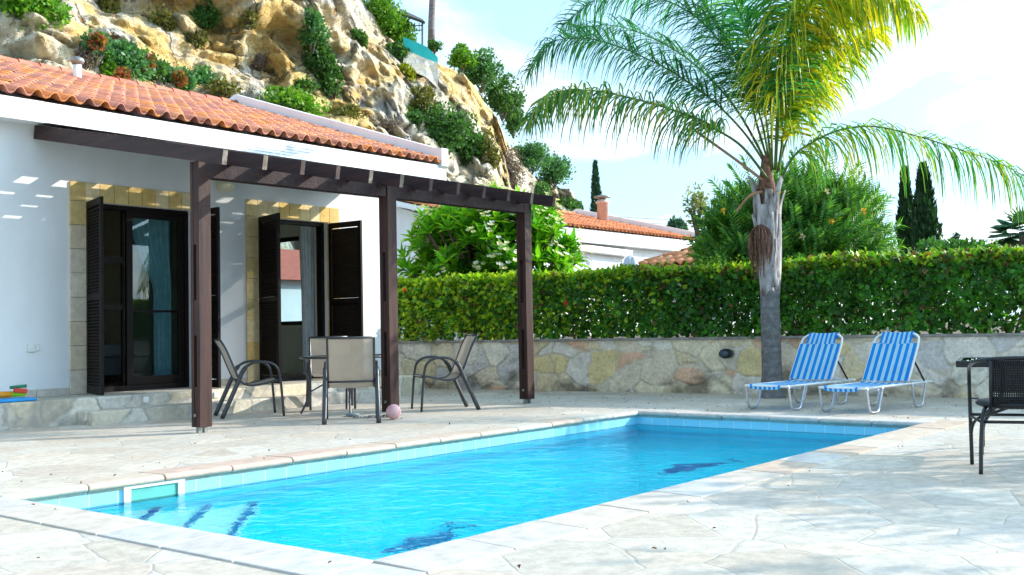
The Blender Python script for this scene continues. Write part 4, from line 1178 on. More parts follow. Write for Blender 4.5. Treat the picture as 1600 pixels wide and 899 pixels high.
# fruit stalk hanging, dry
mb = MB(); a0 = at(1189, 352, pd - .12)
for k in range(70):
    u = unit(1)[0]; b = a0 + Vector((u[0] * .05, u[1] * .05, 0)); e = a0 + Vector((u[0] * .14, u[1] * .14, -random.uniform(.35, .72)))
    m_ = b.lerp(e, .4) + Vector((u[0] * .10, u[1] * .10, .02))
    mb.tube(smooth_path([b, m_, e], 3), [.006] * 6 + [.003], 4)
    for q in range(5):
        c = b.lerp(e, random.uniform(.3, 1)) + Vector((random.uniform(-.03, .03), random.uniform(-.03, .03), 0)); mb.lathe([(.001, -.009), (.009, 0), (.001, .009)], c, 5)
mb.tube(smooth_path([at(1204, 318, pd), at(1192, 330, pd - .1), a0], 4), .018, 6)
mb.build('fruit_stalk', M['fibre'], palm)
# cut stalks
mb = MB(); mb.tube(smooth_path([at(1200, 288, pd - .05), at(1150, 250, pd - .1), at(1084, 203, pd - .12)], 4), [.02] * 4 + [.018] * 4 + [.012], 8)
mb.tube(smooth_path([at(1192, 300, pd - .08), at(1172, 306, pd - .14), at(1150, 331, pd - .2)], 4), [.022] * 5 + [.016] * 4, 8)
mb.build('cut_stalk', pm('cut_stalk_tan', (.42, .24, .13), (.3, .15, .08), .8, 8), palm, True)
def frond(pts, depth, wpal, L=.55, n=95, droop=.8, width=.030, rach=.019, side=1.0, start=.22):
    n = int(n * 1.7); L *= 1.14; width *= (.80 if wpal is DK or wpal is MX else 1.0)
    """pts: photo x,y along the midrib; depth: offsets in metres away from the trunk's distance at both ends"""
    k = len(pts); P = [at(x, y, pd + depth[0] + (depth[1] - depth[0]) * i / (k - 1)) for i, (x, y) in enumerate(pts)]
    P = smooth_path(P, 6); m = len(P)
    rb = MB(); rb.tube(P, [rach * (1 - .85 * i / (m - 1)) for i in range(m)], 6, col=(.16, .22, .05, 1))
    Vl, Fl, Cl = [], [], []; pal = wpal
    o = 0
    for i in range(n):
        for sgn in (-1, 1):
            t_ = start + (1 - start) * (i + random.random() * .8) / n
            q = t_ * (m - 1); a = int(min(q, m - 2)); p = P[a].lerp(P[a + 1], q - a); tan = (P[a + 1] - P[a]).normalized()
            sd = tan.cross(Vector((0, 0, 1)))
            sd = sd.normalized() if sd.length > .05 else RGT.copy()
            upv = sd.cross(tan).normalized()
            ll = L * (math.sin(math.pi * (t_ * .80 + .14)) ** .55) * random.uniform(.75, 1.15)
            plane = random.choice((-.45, -.1, .25, .6))
            d = (sd * sgn * side + tan * random.uniform(.35, .75) + upv * plane).normalized()
            cc = random.choice(pal); g = random.uniform(.75, 1.3)
            pts_ = [p]; dd = d.copy(); ns = 4
            for s_ in range(ns):
                dd = (dd + Vector((0, 0, -droop * (.18 + .30 * s_)))).normalized(); pts_.append(pts_[-1] + dd * ll / ns)
            ws = [width * .7, width, width * .9, width * .6, .004]
            wv = dd.cross(d); wv = wv.normalized() if wv.length > .05 else tan
            wv = (wv * .6 + tan * .8 + Vector((random.uniform(-.5, .5), random.uniform(-.5, .5), random.uniform(-.3, .3)))).normalized()
            for j, pt in enumerate(pts_):
                Vl.append(pt + wv * ws[j] * .5); Vl.append(pt - wv * ws[j] * .5); Cl += [(cc[0] * g, cc[1] * g, cc[2] * g, 1)] * 2
            for j in range(ns): Fl.append((o + 2 * j, o + 2 * j + 1, o + 2 * j + 3, o + 2 * j + 2))
            o += 2 * (ns + 1)
    ro = rb.build('frond', M['frond'], palm, True)
    link_mesh('leaflets', np.array([tuple(q) for q in Vl]), Fl, M['frond'], ro, False, 0, None, np.array(Cl))
DK = [(.03, .20, .09), (.04, .25, .10), (.05, .28, .08), (.10, .32, .05)]
MX = [(.045, .22, .07), (.07, .26, .05), (.15, .32, .03), (.34, .36, .03)]
YL = [(.46, .52, .02), (.62, .58, .03), (.26, .44, .03), (.68, .56, .03), (.14, .34, .03)]  # yellow backlight of the right-hand fronds, put into the leaflet colours
frond([(1205, 272), (1167, 213), (1120, 163), (1077, 130), (1033, 103), (967, 73), (913, 60), (860, 68), (826, 112)], (0, .3), DK, .72, 110, .55)
frond([(1198, 278), (1160, 230), (1120, 203), (1083, 183), (1000, 157), (933, 143), (890, 143), (853, 157), (826, 190)], (-.1, -.9), MX, .72, 105, .95)
frond([(1205, 268), (1184, 200), (1164, 130), (1120, 60), (1070, 15), (1000, -10), (930, 0), (880, 40)], (.1, 1.1), DK, .75, 110, .5)
frond([(1206, 266), (1196, 180), (1180, 90), (1150, 10), (1110, -60), (1050, -90)], (0, -.6), DK, .85, 120, .4)
frond([(1204, 268), (1190, 190), (1160, 110), (1120, 40), (1080, -20), (1030, -60)], (.1, .5), DK, .8, 110, .45)
frond([(1212, 266), (1218, 170), (1235, 80), (1270, 0), (1320, -40), (1380, -25), (1425, 15)], (0, -.5), YL, .95, 140, 1.1, .03, .02, .8, .13)
frond([(1216, 268), (1228, 190), (1250, 110), (1285, 40), (1330, 0), (1370, -5)], (.1, .6), YL + MX[2:], .9, 120, 1.2, .03, .02, .8, .12)
frond([(1211, 266), (1216, 160), (1232, 60), (1260, -40), (1300, -110)], (0, -.4), YL + MX, .9, 120, 1.1, .03, .02, .8, .24)
frond([(1207, 266), (1204, 160), (1196, 60), (1190, -40), (1175, -120)], (.1, 1.0), DK, .75, 100, .5)
frond([(1220, 282), (1236, 250), (1260, 228), (1310, 204), (1367, 198), (1433, 213), (1500, 234), (1567, 258), (1630, 295), (1690, 350)], (-.1, -.6), MX, .74, 84, 1.5, .026, .016, .7, .14)
frond([(1206, 270), (1150, 170), (1090, 105), (1030, 65), (960, 40), (900, 45)], (.2, 1.6), DK, .66, 90, .5)
frond([(1214, 270), (1240, 190), (1280, 120), (1330, 70), (1370, 50)], (.3, 1.6), YL, .66, 70, 1.0, .03, .017, .8, .26)

# ------------------------------------------------------------------ cliff
def lerp_tab(tab, x):
    for (a, b) in zip(tab, tab[1:]):
        if x <= b[0]:
            q = (x - a[0]) / (b[0] - a[0]); return tuple(a[i] + (b[i] - a[i]) * q for i in range(1, len(a)))
    return tab[-1][1:]
RIDGE = [(-420, -140, 62), (0, -130, 60), (300, -120, 60), (480, -70, 62), (545, -22, 63), (590, 30, 64), (640, 98, 65), (695, 124, 67), (735, 132, 69), (768, 172, 71), (788, 220, 74), (805, 240, 80), (850, 272, 88), (893, 300, 92), (908, 335, 95), (930, 362, 100), (1000, 420, 125), (1080, 455, 150)]
BASE = [(-420, 33), (0, 36), (300, 41), (600, 50), (800, 62), (900, 80), (1000, 108), (1080, 140)]
NU, NV = 520, 210
V = np.zeros((NU, NV + 12, 3)); 
for i in range(NU):
    x = -420 + 1500 * i / (NU - 1)
    yr, dr = lerp_tab(RIDGE, x); (db,) = lerp_tab(BASE, x)
    top = at(x, yr, dr); bz = .4
    dirv = Vector((top.x, top.y, 0)).normalized()
    bpt = Vector((dirv.x * db, dirv.y * db, bz))
    for j in range(NV):
        t_ = j / (NV - 1)
        # talus foot, then steep rock
        q = t_ ** 1.25; hgt_ = t_
        p = Vector((bpt.x + (top.x - bpt.x) * q, bpt.y + (top.y - bpt.y) * q, bz + (top.z - bz) * hgt_))
        w_ = Vector((p.x, p.y, p.z * 1.2))
        amp = min(1, t_ * 6) * (1 if t_ < .82 else max(.70, 1 - (t_ - .82) / .18))
        big = noise.noise(w_ * .085) * 3.2 + noise.noise(w_ * .19 + Vector((9, 2, 1))) * 1.8
        vd, _vq = noise.voronoi(Vector((w_.x * .125, w_.y * .125, w_.z * .15)) + noise.noise_vector(w_ * .2) * .30); _vp = _vq[0]
        crack = min(.20, vd[1] - vd[0]); big += 1.7 * (crack - .12) + 3.4 * noise.cell(_vp * 13.7) * min(1, crack / .2)
        vd2, _vq2 = noise.voronoi(Vector((w_.x * .55, w_.y * .55, w_.z * .8)) + noise.noise_vector(w_ * .5) * .3)
        c2 = min(.22, vd2[1] - vd2[0]); big += 1.3 * c2 + .85 * noise.cell(_vq2[0] * 11.3) * c2 / .22
        big += .16 * math.sin((w_.z * 1.1 + w_.x * .35 + noise.noise(w_ * .15) * 5) * 3.0)
        big += noise.ridged_multi_fractal(Vector((w_.x, w_.y, w_.z * 1.7)) * .34, .9, 2.2, 6, 1.0, 2.0) * .55 - .45 + noise.fractal(w_ * 1.3, .75, 2.1, 5) * .32
        sc_ = (dr / 66) * .95
        p = p - dirv * (big * amp * sc_) + Vector((0, 0, noise.noise(w_ * .3 + Vector((4, 4, 4))) * .9 * amp * sc_))
        V[i, j] = p
    for j in range(12):
        p = Vector(V[i, NV - 1]) + dirv * ((j + 1) ** 1.7) * 1.2 + Vector((0, 0, -.06 * (j + 1) ** 1.2)); V[i, NV + j] = p
nv2 = NV + 12
idx = np.arange(NU * nv2).reshape(NU, nv2)
Fq = np.stack([idx[:-1, :-1], idx[1:, :-1], idx[1:, 1:], idx[:-1, 1:]], -1).reshape(-1, 4)
cliff = link_mesh('cliff', V.reshape(-1, 3), Fq, M['cliff'], None, True)
structure(cliff, 'sunlit limestone cliff rising behind the villa')
bvh = BVHTree.FromPolygons([tuple(p) for p in V.reshape(-1, 3)], [tuple(int(q) for q in f) for f in Fq])
def on_cliff(x, y):
    d = ray(x, y).normalized(); h = bvh.ray_cast(EYE, d)
    return h[0]
CG = [(.07, .18, .04), (.09, .22, .04), (.05, .14, .04)]
CB = [(.13, .32, .02), (.20, .38, .03), (.08, .24, .02)]
CO = [(.20, .20, .05), (.25, .22, .07), (.14, .16, .04)]
CT = [(.08, .23, .09), (.10, .26, .07), (.07, .18, .07)]
CR = [(.42, .11, .04), (.40, .20, .06), (.30, .10, .05), (.12, .16, .05)]
CY = [(.28, .30, .02), (.22, .26, .02)]
CD = [(.22, .17, .15), (.28, .22, .19), (.17, .13, .12)]
SH = [ # x, y, rx, ry (photo pixels), palette, kind, label
    (40, 12, 55, 46, CB, 'leafy_bush', 'large leafy bush at the top left corner of the cliff'),
    (167, 6, 16, 20, CO, 'dry_bush', 'small brownish bush high on the left of the cliff'),
    (250, 34, 21, 21, CO, 'olive_bush', 'round olive green bush alone on the pale rock'),
    (314, 22, 24, 30, CG, 'dark_bush', 'dark green bush in the cleft at the cliff top'),
    (150, 76, 24, 22, CT, 'hillside_shrub', 'blue green shrub highest on the slope behind the vent pipe'),
    (185, 96, 42, 30, CT, 'hillside_shrub', 'broad shrub mass on the slope just right of the vent pipe'),
    (228, 112, 36, 26, CG, 'hillside_shrub', 'dark shrub with red neighbours above the tiled roof'),
    (152, 66, 11, 9, CR, 'red_bush', 'small rusty red bush highest on the slope'),
    (194, 92, 7, 12, CR, 'red_bush', 'narrow red bush in the middle of the shrubs'),
    (229, 99, 8, 14, CR, 'red_bush', 'red bush at the right edge of the shrub slope'),
    (188, 122, 12, 12, CR, 'red_bush', 'bright red bush just above the roof ridge'),
    (169, 112, 9, 26, CB, 'young_conifer', 'slim bright green young tree above the roof ridge'),
    (275, 130, 28, 22, CT, 'hillside_shrub', 'shrub above the roof beside a red bush'),
    (280, 124, 9, 9, CR, 'red_bush', 'rusty red bush beside the dark hollow'),
    (318, 124, 26, 18, CT, 'hillside_shrub', 'teal green shrub under the rock overhang'),
    (305, 62, 20, 14, CO, 'dry_grass', 'pale dry tuft on the ledge below the dark bush'),
    (488, 50, 24, 30, CT, 'clinging_bush', 'upper green bush clinging to the ochre rock'),
    (497, 95, 26, 30, CG, 'clinging_bush', 'middle green bush clinging to the ochre rock'),
    (518, 132, 17, 28, CG, 'clinging_bush', 'lowest green bush trailing down the ochre rock'),
    (472, 135, 24, 12, CG, 'low_bush', 'low bush at the foot of the ochre hollow'),
    (450, 165, 58, 25, CB, 'leafy_bush', 'wide leafy bush just above the white roof parapet'),
    (410, 95, 14, 12, CD, 'dry_bush', 'grey brown dry bush on the middle of the cliff'),
    (592, 28, 42, 40, CB, 'leafy_tree', 'bright green tree at the cliff edge beside the shelter'),
    (622, 62, 30, 30, CB, 'leafy_bush', 'bright bush below the cliff edge tree'),
    (620, 84, 20, 16, CG, 'dark_bush', 'dark bush under the teal screen'),
    (634, 116, 17, 18, CY, 'yellow_bush', 'yellowish bush between the two pale boulders'),
    (656, 160, 26, 22, CO, 'olive_bush', 'olive bush left of the rounded boulder'),
    (648, 190, 32, 22, CG, 'dark_bush', 'dark bush above the right end of the roof'),
    (692, 205, 48, 40, CG, 'dark_bush', 'largest dark bush on the slope behind the roof end'),
    (728, 232, 32, 38, CG, 'dark_bush', 'dark bush sloping down beside the olive bush'),
    (762, 240, 22, 32, CO, 'olive_bush', 'tall olive bush at the foot of the right boulder'),
    (795, 268, 27, 36, CD, 'dry_bush', 'grey leafless bush beside the far green bush'),
    (722, 92, 24, 18, CB, 'leafy_bush', 'bright bush on the ridge right of the stone parapet'),
    (752, 112, 34, 30, CT, 'ridge_tree', 'grey green tree on the ridge skyline'),
    (784, 152, 36, 34, CG, 'ridge_tree', 'dark tree leaning over the right ridge'),
    (802, 190, 18, 24, CG, 'ridge_tree', 'dark tree at the lower end of the ridge'),
    (830, 246, 34, 26, CT, 'leafy_bush', 'upper green bush on the far rock'),
    (866, 268, 30, 24, CT, 'leafy_bush', 'lower green bush overhanging the far grey rock'),
    (884, 322, 24, 11, CG, 'low_bush', 'low bush at the foot of the far grey rock'),
    (838, 300, 24, 14, CG, 'low_bush', 'low bush half hidden above the end of the pergola'),
    (132, 92, 20, 16, CD, 'dry_bush', 'grey dry bush behind the vent pipe'),
    (252, 142, 22, 16, CD, 'dry_bush', 'grey dry bush between the shrubs above the roof ridge'),
    (345, 140, 24, 14, CO, 'dry_grass', 'straw coloured tuft below the dark hollow'),
    (540, 180, 30, 12, CO, 'dry_grass', 'dry tuft on the scree above the roof parapet'),
    (602, 196, 24, 12, CD, 'dry_bush', 'grey dry bush at the right end of the roof parapet'),
    (388, 30, 16, 14, CO, 'olive_bush', 'small olive bush on the grey rock at the cliff top'),
    (560, 60, 12, 16, CG, 'small_bush', 'small dark bush in the crack beside the cliff edge tree'),
]
for (x, y, rx, ry, pal, nm, lab) in SH:
    h = on_cliff(x, y)
    dist = math.hypot(h.x, h.y) if h is not None else 78
    if h is None or dist > 120: dist = lerp_tab(RIDGE, x)[1] + 1.0
    c = at(x, y, dist - (1.5 if pal is CR else .3)); k = dist / F_PX
    rw, rh = rx * k * 1.12, ry * k * 1.12
    n_ = int(max(500, min(5200, 4400 * (rw * rh) / 2.4)))
    base = (c.x, c.y, c.z - rh)
    r = thing(nm, lab, 'tree' if 'tree' in nm or 'conifer' in nm else 'bush', base)
    sz = .23 if pal is not CD else .14
    v, f, cl = crown(c, (rw, rw, rh), n_, sz, pal, clumps=max(14, int(20 * rw)), csize=.31, aspect=.62)
    link_mesh('crown', v, f, M['dryleaf'] if pal in (CD, CO) else M['leaf'], r, False, 0, None, cl)
    stems(base, c, (rw, rw, rh), 6, .05).build('stem', M['bark'], r)

# shelter, screen and palm trunk on the cliff edge
def P_(x, y, d=68): return at(x, y, d - 2.5)
gz = thing('hilltop_shelter', 'open shelter with dark pitched roof on the cliff edge', 'shelter', tuple(P_(650, 75)))
mb = MB(); a, b = P_(612, 8, 68), P_(664, 36, 68)
mb.add([P_(600, 10, 67), P_(664, 34, 67), P_(660, 30, 72), P_(600, 2, 72), P_(600, 15, 67), P_(664, 38, 67), P_(660, 34, 72), P_(600, 7, 72)], [(0, 1, 2, 3), (7, 6, 5, 4), (0, 4, 5, 1), (1, 5, 6, 2), (2, 6, 7, 3), (3, 7, 4, 0)]); mb.build('roof', pm('shelter_roof', (.05, .035, .03)), gz)
for x, d in ((660, 67.4), (640, 71)): MB().tube([P_(x, 82 - (660 - x) * .2, d), P_(x, 34, d)], .06, 8).build('post', pm('shelter_post', (.12, .14, .16)), gz)
mb = MB()
for (xa, ya, xb, yb) in ((615, 52, 660, 47), (615, 42, 660, 40)): mb.tube([P_(xa, ya, 67.4), P_(xb, yb, 67.4)], .035, 6)
for x in (632, 640, 648, 655): mb.tube([P_(x, 36, 67.4), P_(x, 50, 67.4)], .025, 5)
mb.build('railing', pm('shelter_rail', (.25, .22, .2)), gz)
pts = [(630, 58), (650, 66), (666, 73), (684, 90)]
scr = MB(); d0 = 66.6
V = [P_(x, y, d0) for x, y in pts] + [P_(x, y + (20 if i < 3 else 8), d0) for i, (x, y) in enumerate(pts)]
scr.add(V, [(i, i + 1, i + 5, i + 4) for i in range(3)])
so = scr.build('privacy_screen', pm('teal_mesh_cloth', (.03, .55, .52), (.03, .48, .46), .7, 2)); so.modifiers.new('thick', 'SOLIDIFY').thickness = .03
tag(so, 'bright teal screen cloth along the cliff edge below the shelter', 'fence')
pw = MB(); V = [P_(x, y + (19 if i < 3 else 8), 66.3) for i, (x, y) in enumerate(pts)] + [P_(x, y + 48, 65.6) for x, y in pts] + [P_(x, y + (19 if i < 3 else 8), 69) for i, (x, y) in enumerate(pts)]
pw.add(V, [(i, i + 1, i + 5, i + 4) for i in range(3)] + [(i, i + 8, i + 9, i + 1) for i in range(3)])
tag(pw.build('parapet_wall', M['steps']), 'tan stone wall under the teal screen on the cliff edge', 'wall')
pt = thing('tall_palm', 'tall bare grey palm trunk rising beyond the shelter', 'palm tree', tuple(P_(674, 75, 72)))
MB().tube([P_(674, 80, 72), P_(674, 40, 72), P_(676, -6, 72), P_(678, -120, 72)], [.26, .23, .22, .2], 12).build('trunk', pm('tall_palm_bark', (.30, .25, .24), (.18, .13, .13), .9, 3, .5, 20, stretch=(1, 1, 4)), pt, True)
cc = P_(678, -125, 72)
v, f, cl = crown(cc, (2.2, 2.2, 1.4), 900, .6, CG, 10, .5, .2); link_mesh('crown', v, f, M['leaf'], pt, False, 0, None, cl)
sb = thing('clipped_bush', 'round dark bush at the foot of the tall palm trunk', 'bush', tuple(P_(679, 85, 70)))
v, f, cl = crown(P_(679, 72, 70), (.5, .5, .45), 700, .16, CG, 9, .4, .6); link_mesh('crown', v, f, M['leaf'], sb, False, 0, None, cl); stems(P_(679, 86, 70), P_(679, 72, 70), (.5, .5, .45), 4, .04).build('stem', M['bark'], sb)

# ------------------------------------------------------------------ neighbouring house
NX0, NX1, NY = 20.0, 31.3, 17.5
nb = thing('neighbour_house', 'white house with orange tiled roof beyond the frangipani', 'house', (NX0, NY, .7))
NW = 3.55
mb = MB(); mb.box(NX0, NX1, NY, 22.3, .6, NW)
mb.add([(NX0, NY, NW), (NX0, 22.6, NW), (NX0, 22.3, 5.0), (NX0 + .25, NY, NW), (NX0 + .25, 22.6, NW), (NX0 + .25, 22.3, 5.0)], [(0, 1, 2), (3, 5, 4), (0, 2, 5, 3), (1, 4, 5, 2)])
mb.add([(NX1 - .25, NY, NW), (NX1 - .25, 22.6, NW), (NX1 - .25, 22.3, 4.95), (NX1, NY, NW), (NX1, 22.6, NW), (NX1, 22.3, 4.95)], [(0, 1, 2), (3, 5, 4), (0, 2, 5, 3), (1, 4, 5, 2)])
mb.box(NX0, NX1, 22.302, 22.58, .6, 4.8)
mb.build('wall', M['plaster'], nb)
npal = [(.60, .20, .09), (.66, .25, .11), (.56, .18, .08), (.64, .22, .08)]
nroof = roof_for(nb, NX0 - .5, NX1 + .5, (NY - .4, 3.82), (22.3, 5.1), (22.75, 4.95), 'roof', npal, .4)
mb = MB(); mb.box(NX0 - .5, NX1 + .5, NY - .33, NY - .003, 3.40, 3.76); mb.build('fascia', M['fascia'], nb, False, .01)
mb = MB(); cpt = at(942, 346, 36.5)
mb.lathe([(.20, -.6), (.19, .6), (.24, .62), (.24, .68), (.18, .70), (.18, .74)], cpt, 14); ch = mb.build('chimney', pm('pink_render', (.62, .50, .43), (.52, .41, .35)), nroof, True)
mb = MB(); mb.lathe([(.12, .72), (.12, .80), (.30, .82), (.28, .86), (.05, .92)], cpt, 14); mb.build('chimney_cap', M['galv'], nroof, True)
# awning box, unit, dish, shutter box on the facade
def onf(x, y, Y=NY):
    d = ray(x, y); return EYE + d * (Y / d.y)
a, b = onf(893, 386, NY - .15), onf(984, 397, NY - .15)
aw = thing('awning_cassette', 'long white rolled awning box under the neighbour eave', 'awning', tuple(a))
MB().bar(a, b, .24, .20).build('cassette', M['white'], aw, False, .03)
MB().bar(a + Vector((-.12, 0, 0)), a + Vector((-.01, 0, 0)), .28, .28).build('end_plate', M['galv'], aw, False, .02)
dp = onf(916, 412, NY - .25)
ds = thing('satellite_dish', 'small pale satellite dish on the neighbour wall', 'satellite dish', tuple(dp))
mb = MB(); V = []; n = 16
nd = Vector((-.5, -.85, .15)).normalized(); e1 = nd.cross(Vector((0, 0, 1))).normalized(); e2 = nd.cross(e1)
for rr in (0.02, .06, .10, .14):
    for k in range(n):
        a_ = 2 * math.pi * k / n; V.append(dp + (e1 * math.cos(a_) + e2 * math.sin(a_)) * rr + nd * rr * rr * 1.2)
mb.add(V, [(i * n + j, i * n + (j + 1) % n, (i + 1) * n + (j + 1) % n, (i + 1) * n + j) for i in range(3) for j in range(n)] + [tuple(range(n))])
dd_ = mb.build('dish', M['white'], ds, True); dd_.modifiers.new('thick', 'SOLIDIFY').thickness = .012
mb = MB(); mb.tube([dp - nd * .02, dp + Vector((0, .22, -.12)), dp + Vector((0, .25, -.3))], .02, 6); mb.tube([dp - e2 * .2, dp + nd * .35], .012, 6); mb.build('arm', M['galv'], ds)
tag(MB().bar(onf(912, 432, NY - .12), onf(929, 432, NY - .12), .2, .34).build('meter_box', pm('cream_box', (.6, .5, .36)), None, False, .01), 'cream box on the neighbour wall just above the hedge', 'box')
# closed parasol in the neighbour garden
up_ = at(985, 402, 26); 
pu = thing('closed_parasol', 'closed pale grey parasol in front of the neighbour house', 'parasol', (up_.x, up_.y, .74))
MB().tube([(up_.x, up_.y, .74), (up_.x, up_.y, up_.z + .05)], .03, 8).build('pole', M['white'], pu)
V = []; n = 24; Fc = []
for i, (r_, z) in enumerate(((.03, .03), (.12, -.02), (.17, -.18), (.25, -.42), (.34, -.62), (.42, -.80))):
    for j in range(n):
        a_ = 2 * math.pi * j / n; q = r_ * (1 + .18 * math.sin(a_ * 6)); V.append((up_.x + q * math.cos(a_), up_.y + q * math.sin(a_), up_.z + z))
for i in range(5):
    for j in range(n): Fc.append((i * n + j, i * n + (j + 1) % n, (i + 1) * n + (j + 1) % n, (i + 1) * n + j))
link_mesh('canopy', np.array(V), Fc, pm('pale_canvas', (.5, .55, .6), None, .9), pu, True)
# hip-roofed annex at right of the neighbour house
hx = at(1086, 400, 29)
hb = thing('garden_pavilion', 'small white pavilion with hipped tile roof beside the oleander', 'house', (hx.x, hx.y, .7))
hz = 2.55
mb = MB(); mb.box(hx.x - 1.0, hx.x + 1.4, hx.y - 1.4, hx.y + 1.0, .7, hz); mb.build('wall', M['plaster'], hb)
V, Fc, C = tile_field(-1.5, 1.5, ((-1.5, 0), (-.05, .52)), tw=.27, row=.36, pal=[(.66, .32, .16), (.7, .38, .2), (.62, .26, .12)])
V = np.array(V); C = np.array(C); al = []
for k in range(4):
    q = V.copy(); lim = np.abs(V[:, 1]) + .02
    q[:, 0] = np.clip(q[:, 0], -lim, lim)
    ca, sa = math.cos(k * math.pi / 2), math.sin(k * math.pi / 2)
    al.append((np.stack([q[:, 0] * ca - q[:, 1] * sa + hx.x + .2, q[:, 0] * sa + q[:, 1] * ca + hx.y - .2, q[:, 2] + hz + .03], 1), np.array(Fc), C))
v, f, c = merge(al); link_mesh('hip_roof', v, f, M['tile'], hb, True, 0, None, c)

# house glimpsed through the villa's window
gx = Vector((27.5, 32.0, 0))
gh = thing('red_roofed_house', 'house with red roof seen through the right door and window', 'house', (gx.x, gx.y, .4))
MB().box(gx.x - 4, gx.x + 4, gx.y - 2.5, gx.y + 2.5, .4, 2.9).build('wall', M['plaster'], gh)
mb = MB(); mb.add([(gx.x - 4.4, gx.y - 2.9, 2.85), (gx.x + 4.4, gx.y - 2.9, 2.85), (gx.x + 4.4, gx.y + 2.9, 2.85), (gx.x - 4.4, gx.y + 2.9, 2.85), (gx.x - 4.4, gx.y, 4.2), (gx.x + 4.4, gx.y, 4.2)], [(0, 1, 5, 4), (2, 3, 4, 5), (0, 4, 3), (1, 2, 5), (3, 2, 1, 0)]); mb.build('roof', pm('red_tile_roof', (.55, .14, .09), (.42, .10, .07), .8, 5), gh)

# ------------------------------------------------------------------ far garden trees
def cypress(x, ytop, ybot, wpx, dist, lab, name='cypress', pal=((.018, .065, .022), (.025, .085, .025), (.014, .05, .02)), n=4200, group=None):
    top, bot = at(x, ytop, dist), at(x, ybot, dist)
    H = top.z - .6; w_ = wpx * dist / F_PX / 2
    r = thing(name, lab, 'tree', (bot.x, bot.y, .6), group)
    zz_ = rng.uniform(0, 1, n) ** .85; a = rng.uniform(0, 2 * math.pi, n)
    prof = w_ * np.clip(np.minimum(1, (1 - zz_) * 2.6) ** .75, .03, 1) * np.minimum(1, .55 + zz_ * 3)
    lump = 1 + .22 * np.sin(a * 3 + zz_ * 22) + rng.uniform(-.15, .15, n)
    rr = prof * lump * rng.uniform(.55, 1.0, n) ** .5
    pos = np.stack([bot.x + rr * np.cos(a), bot.y + rr * np.sin(a), .6 + zz_ * H], 1)
    axis = np.stack([np.cos(a) * .35, np.sin(a) * .35, np.ones(n)], 1) + unit(n) * .25
    v, f = leaf_quads(pos, axis, np.stack([np.cos(a), np.sin(a), np.zeros(n)], 1) + unit(n) * .5, .28 * rng.uniform(.6, 1.3, n) * (dist / 45) ** .5, .34)
    link_mesh('crown', v, f, M['leaf'], r, False, 0, None, np.repeat(colours(n, pal, .3), 4, 0))
    MB().tube([(bot.x, bot.y, .55), (bot.x, bot.y, .6 + H * .8)], [.14, .04], 8).build('trunk', M['bark'], r)
cypress(1447, 262, 400, 36, 44, 'broader dark cypress of the pair right of the oleander')
cypress(1418, 268, 400, 21, 47, 'slimmer dark cypress of the pair right of the oleander')
cypress(932, 256, 345, 19, 96, 'tall slim cypress standing behind the chimney', pal=((.02, .08, .04), (.03, .10, .05)))
cypress(908, 322, 350, 16, 94, 'short cypress left of the tall one behind the roof', pal=((.02, .09, .05), (.03, .11, .06)), n=900)
def tree(x, y, rx, ry, dist, pal, lab, name, n=1500, sz=.2, cl=12, mat='leaf', cat='tree', aspect=.5, cs=.36):
    c = at(x, y, dist); k = dist / F_PX; rad = (rx * k, rx * k, ry * k)
    r = thing(name, lab, cat, (c.x, c.y, .7))
    v, f, co = crown(c, rad, n, sz, pal, cl, cs, aspect); link_mesh('crown', v, f, M[mat], r, False, 0, None, co)
    mb = stems((c.x, c.y, c.z - rad[2] * .9), c, rad, 6, .05)
    mb.tube([(c.x, c.y, .65), (c.x + .05, c.y, c.z - rad[2] * .85)], [.12, .07], 8); mb.build('trunk', M['bark'], r)
tree(1055, 358, 15, 16, 60, [(.04, .12, .07), (.05, .14, .08)], 'far grey green tree above the neighbour roof end', 'far_tree', 500, .3, 8)
tree(1088, 325, 22, 42, 22, [(.28, .33, .12), (.40, .40, .22), (.2, .26, .08)], 'pale thin flowering shrub at the left of the oleander', 'pale_shrub', 620, .10, 16, 'petal', 'shrub', .4, .30)
tree(1492, 398, 62, 24, 40, [(.05, .17, .03), (.07, .22, .03), (.045, .14, .04)], 'rounded green hedge top beyond the clipped hedge', 'rounded_bush', 2600, .2, 18, 'leaf', 'bush', .6)
tree(1493, 374, 5, 10, 70, [(.03, .10, .06)], 'tiny conical tree behind the rounded bush', 'far_tree', 260, .2, 5)
tree(1532, 383, 6, 6, 75, [(.03, .08, .05)], 'tiny far palm left on the white roof line', 'far_tree', 200, .2, 5)
tree(1549, 388, 5, 6, 75, [(.03, .08, .05)], 'tiny far palm right on the white roof line', 'far_tree', 200, .2, 5)
fh = thing('far_house', 'far white house with sloping roof line and orange tile edge', 'house', tuple(at(1540, 400, 72)))
q = [at(1520, 386, 72), at(1580, 401, 72), at(1580, 440, 72), at(1520, 440, 72)]; q2 = [p + Vector((4, 3, 0)) for p in q]
MB().add(q + q2, [(0, 1, 2, 3), (7, 6, 5, 4), (0, 4, 5, 1), (1, 5, 6, 2), (3, 2, 6, 7), (0, 3, 7, 4)]).build('wall', M['plaster'], fh)
MB().bar(at(1560, 396, 71.9), at(1573, 399, 71.9), .5, .32).build('tile_edge', M['tile'], fh)
MB().bar(at(1518, 384, 71.9), at(1582, 400, 71.9), .6, .10).build('roof_edge', pm('grey_roof_edge', (.3, .28, .28)), fh)
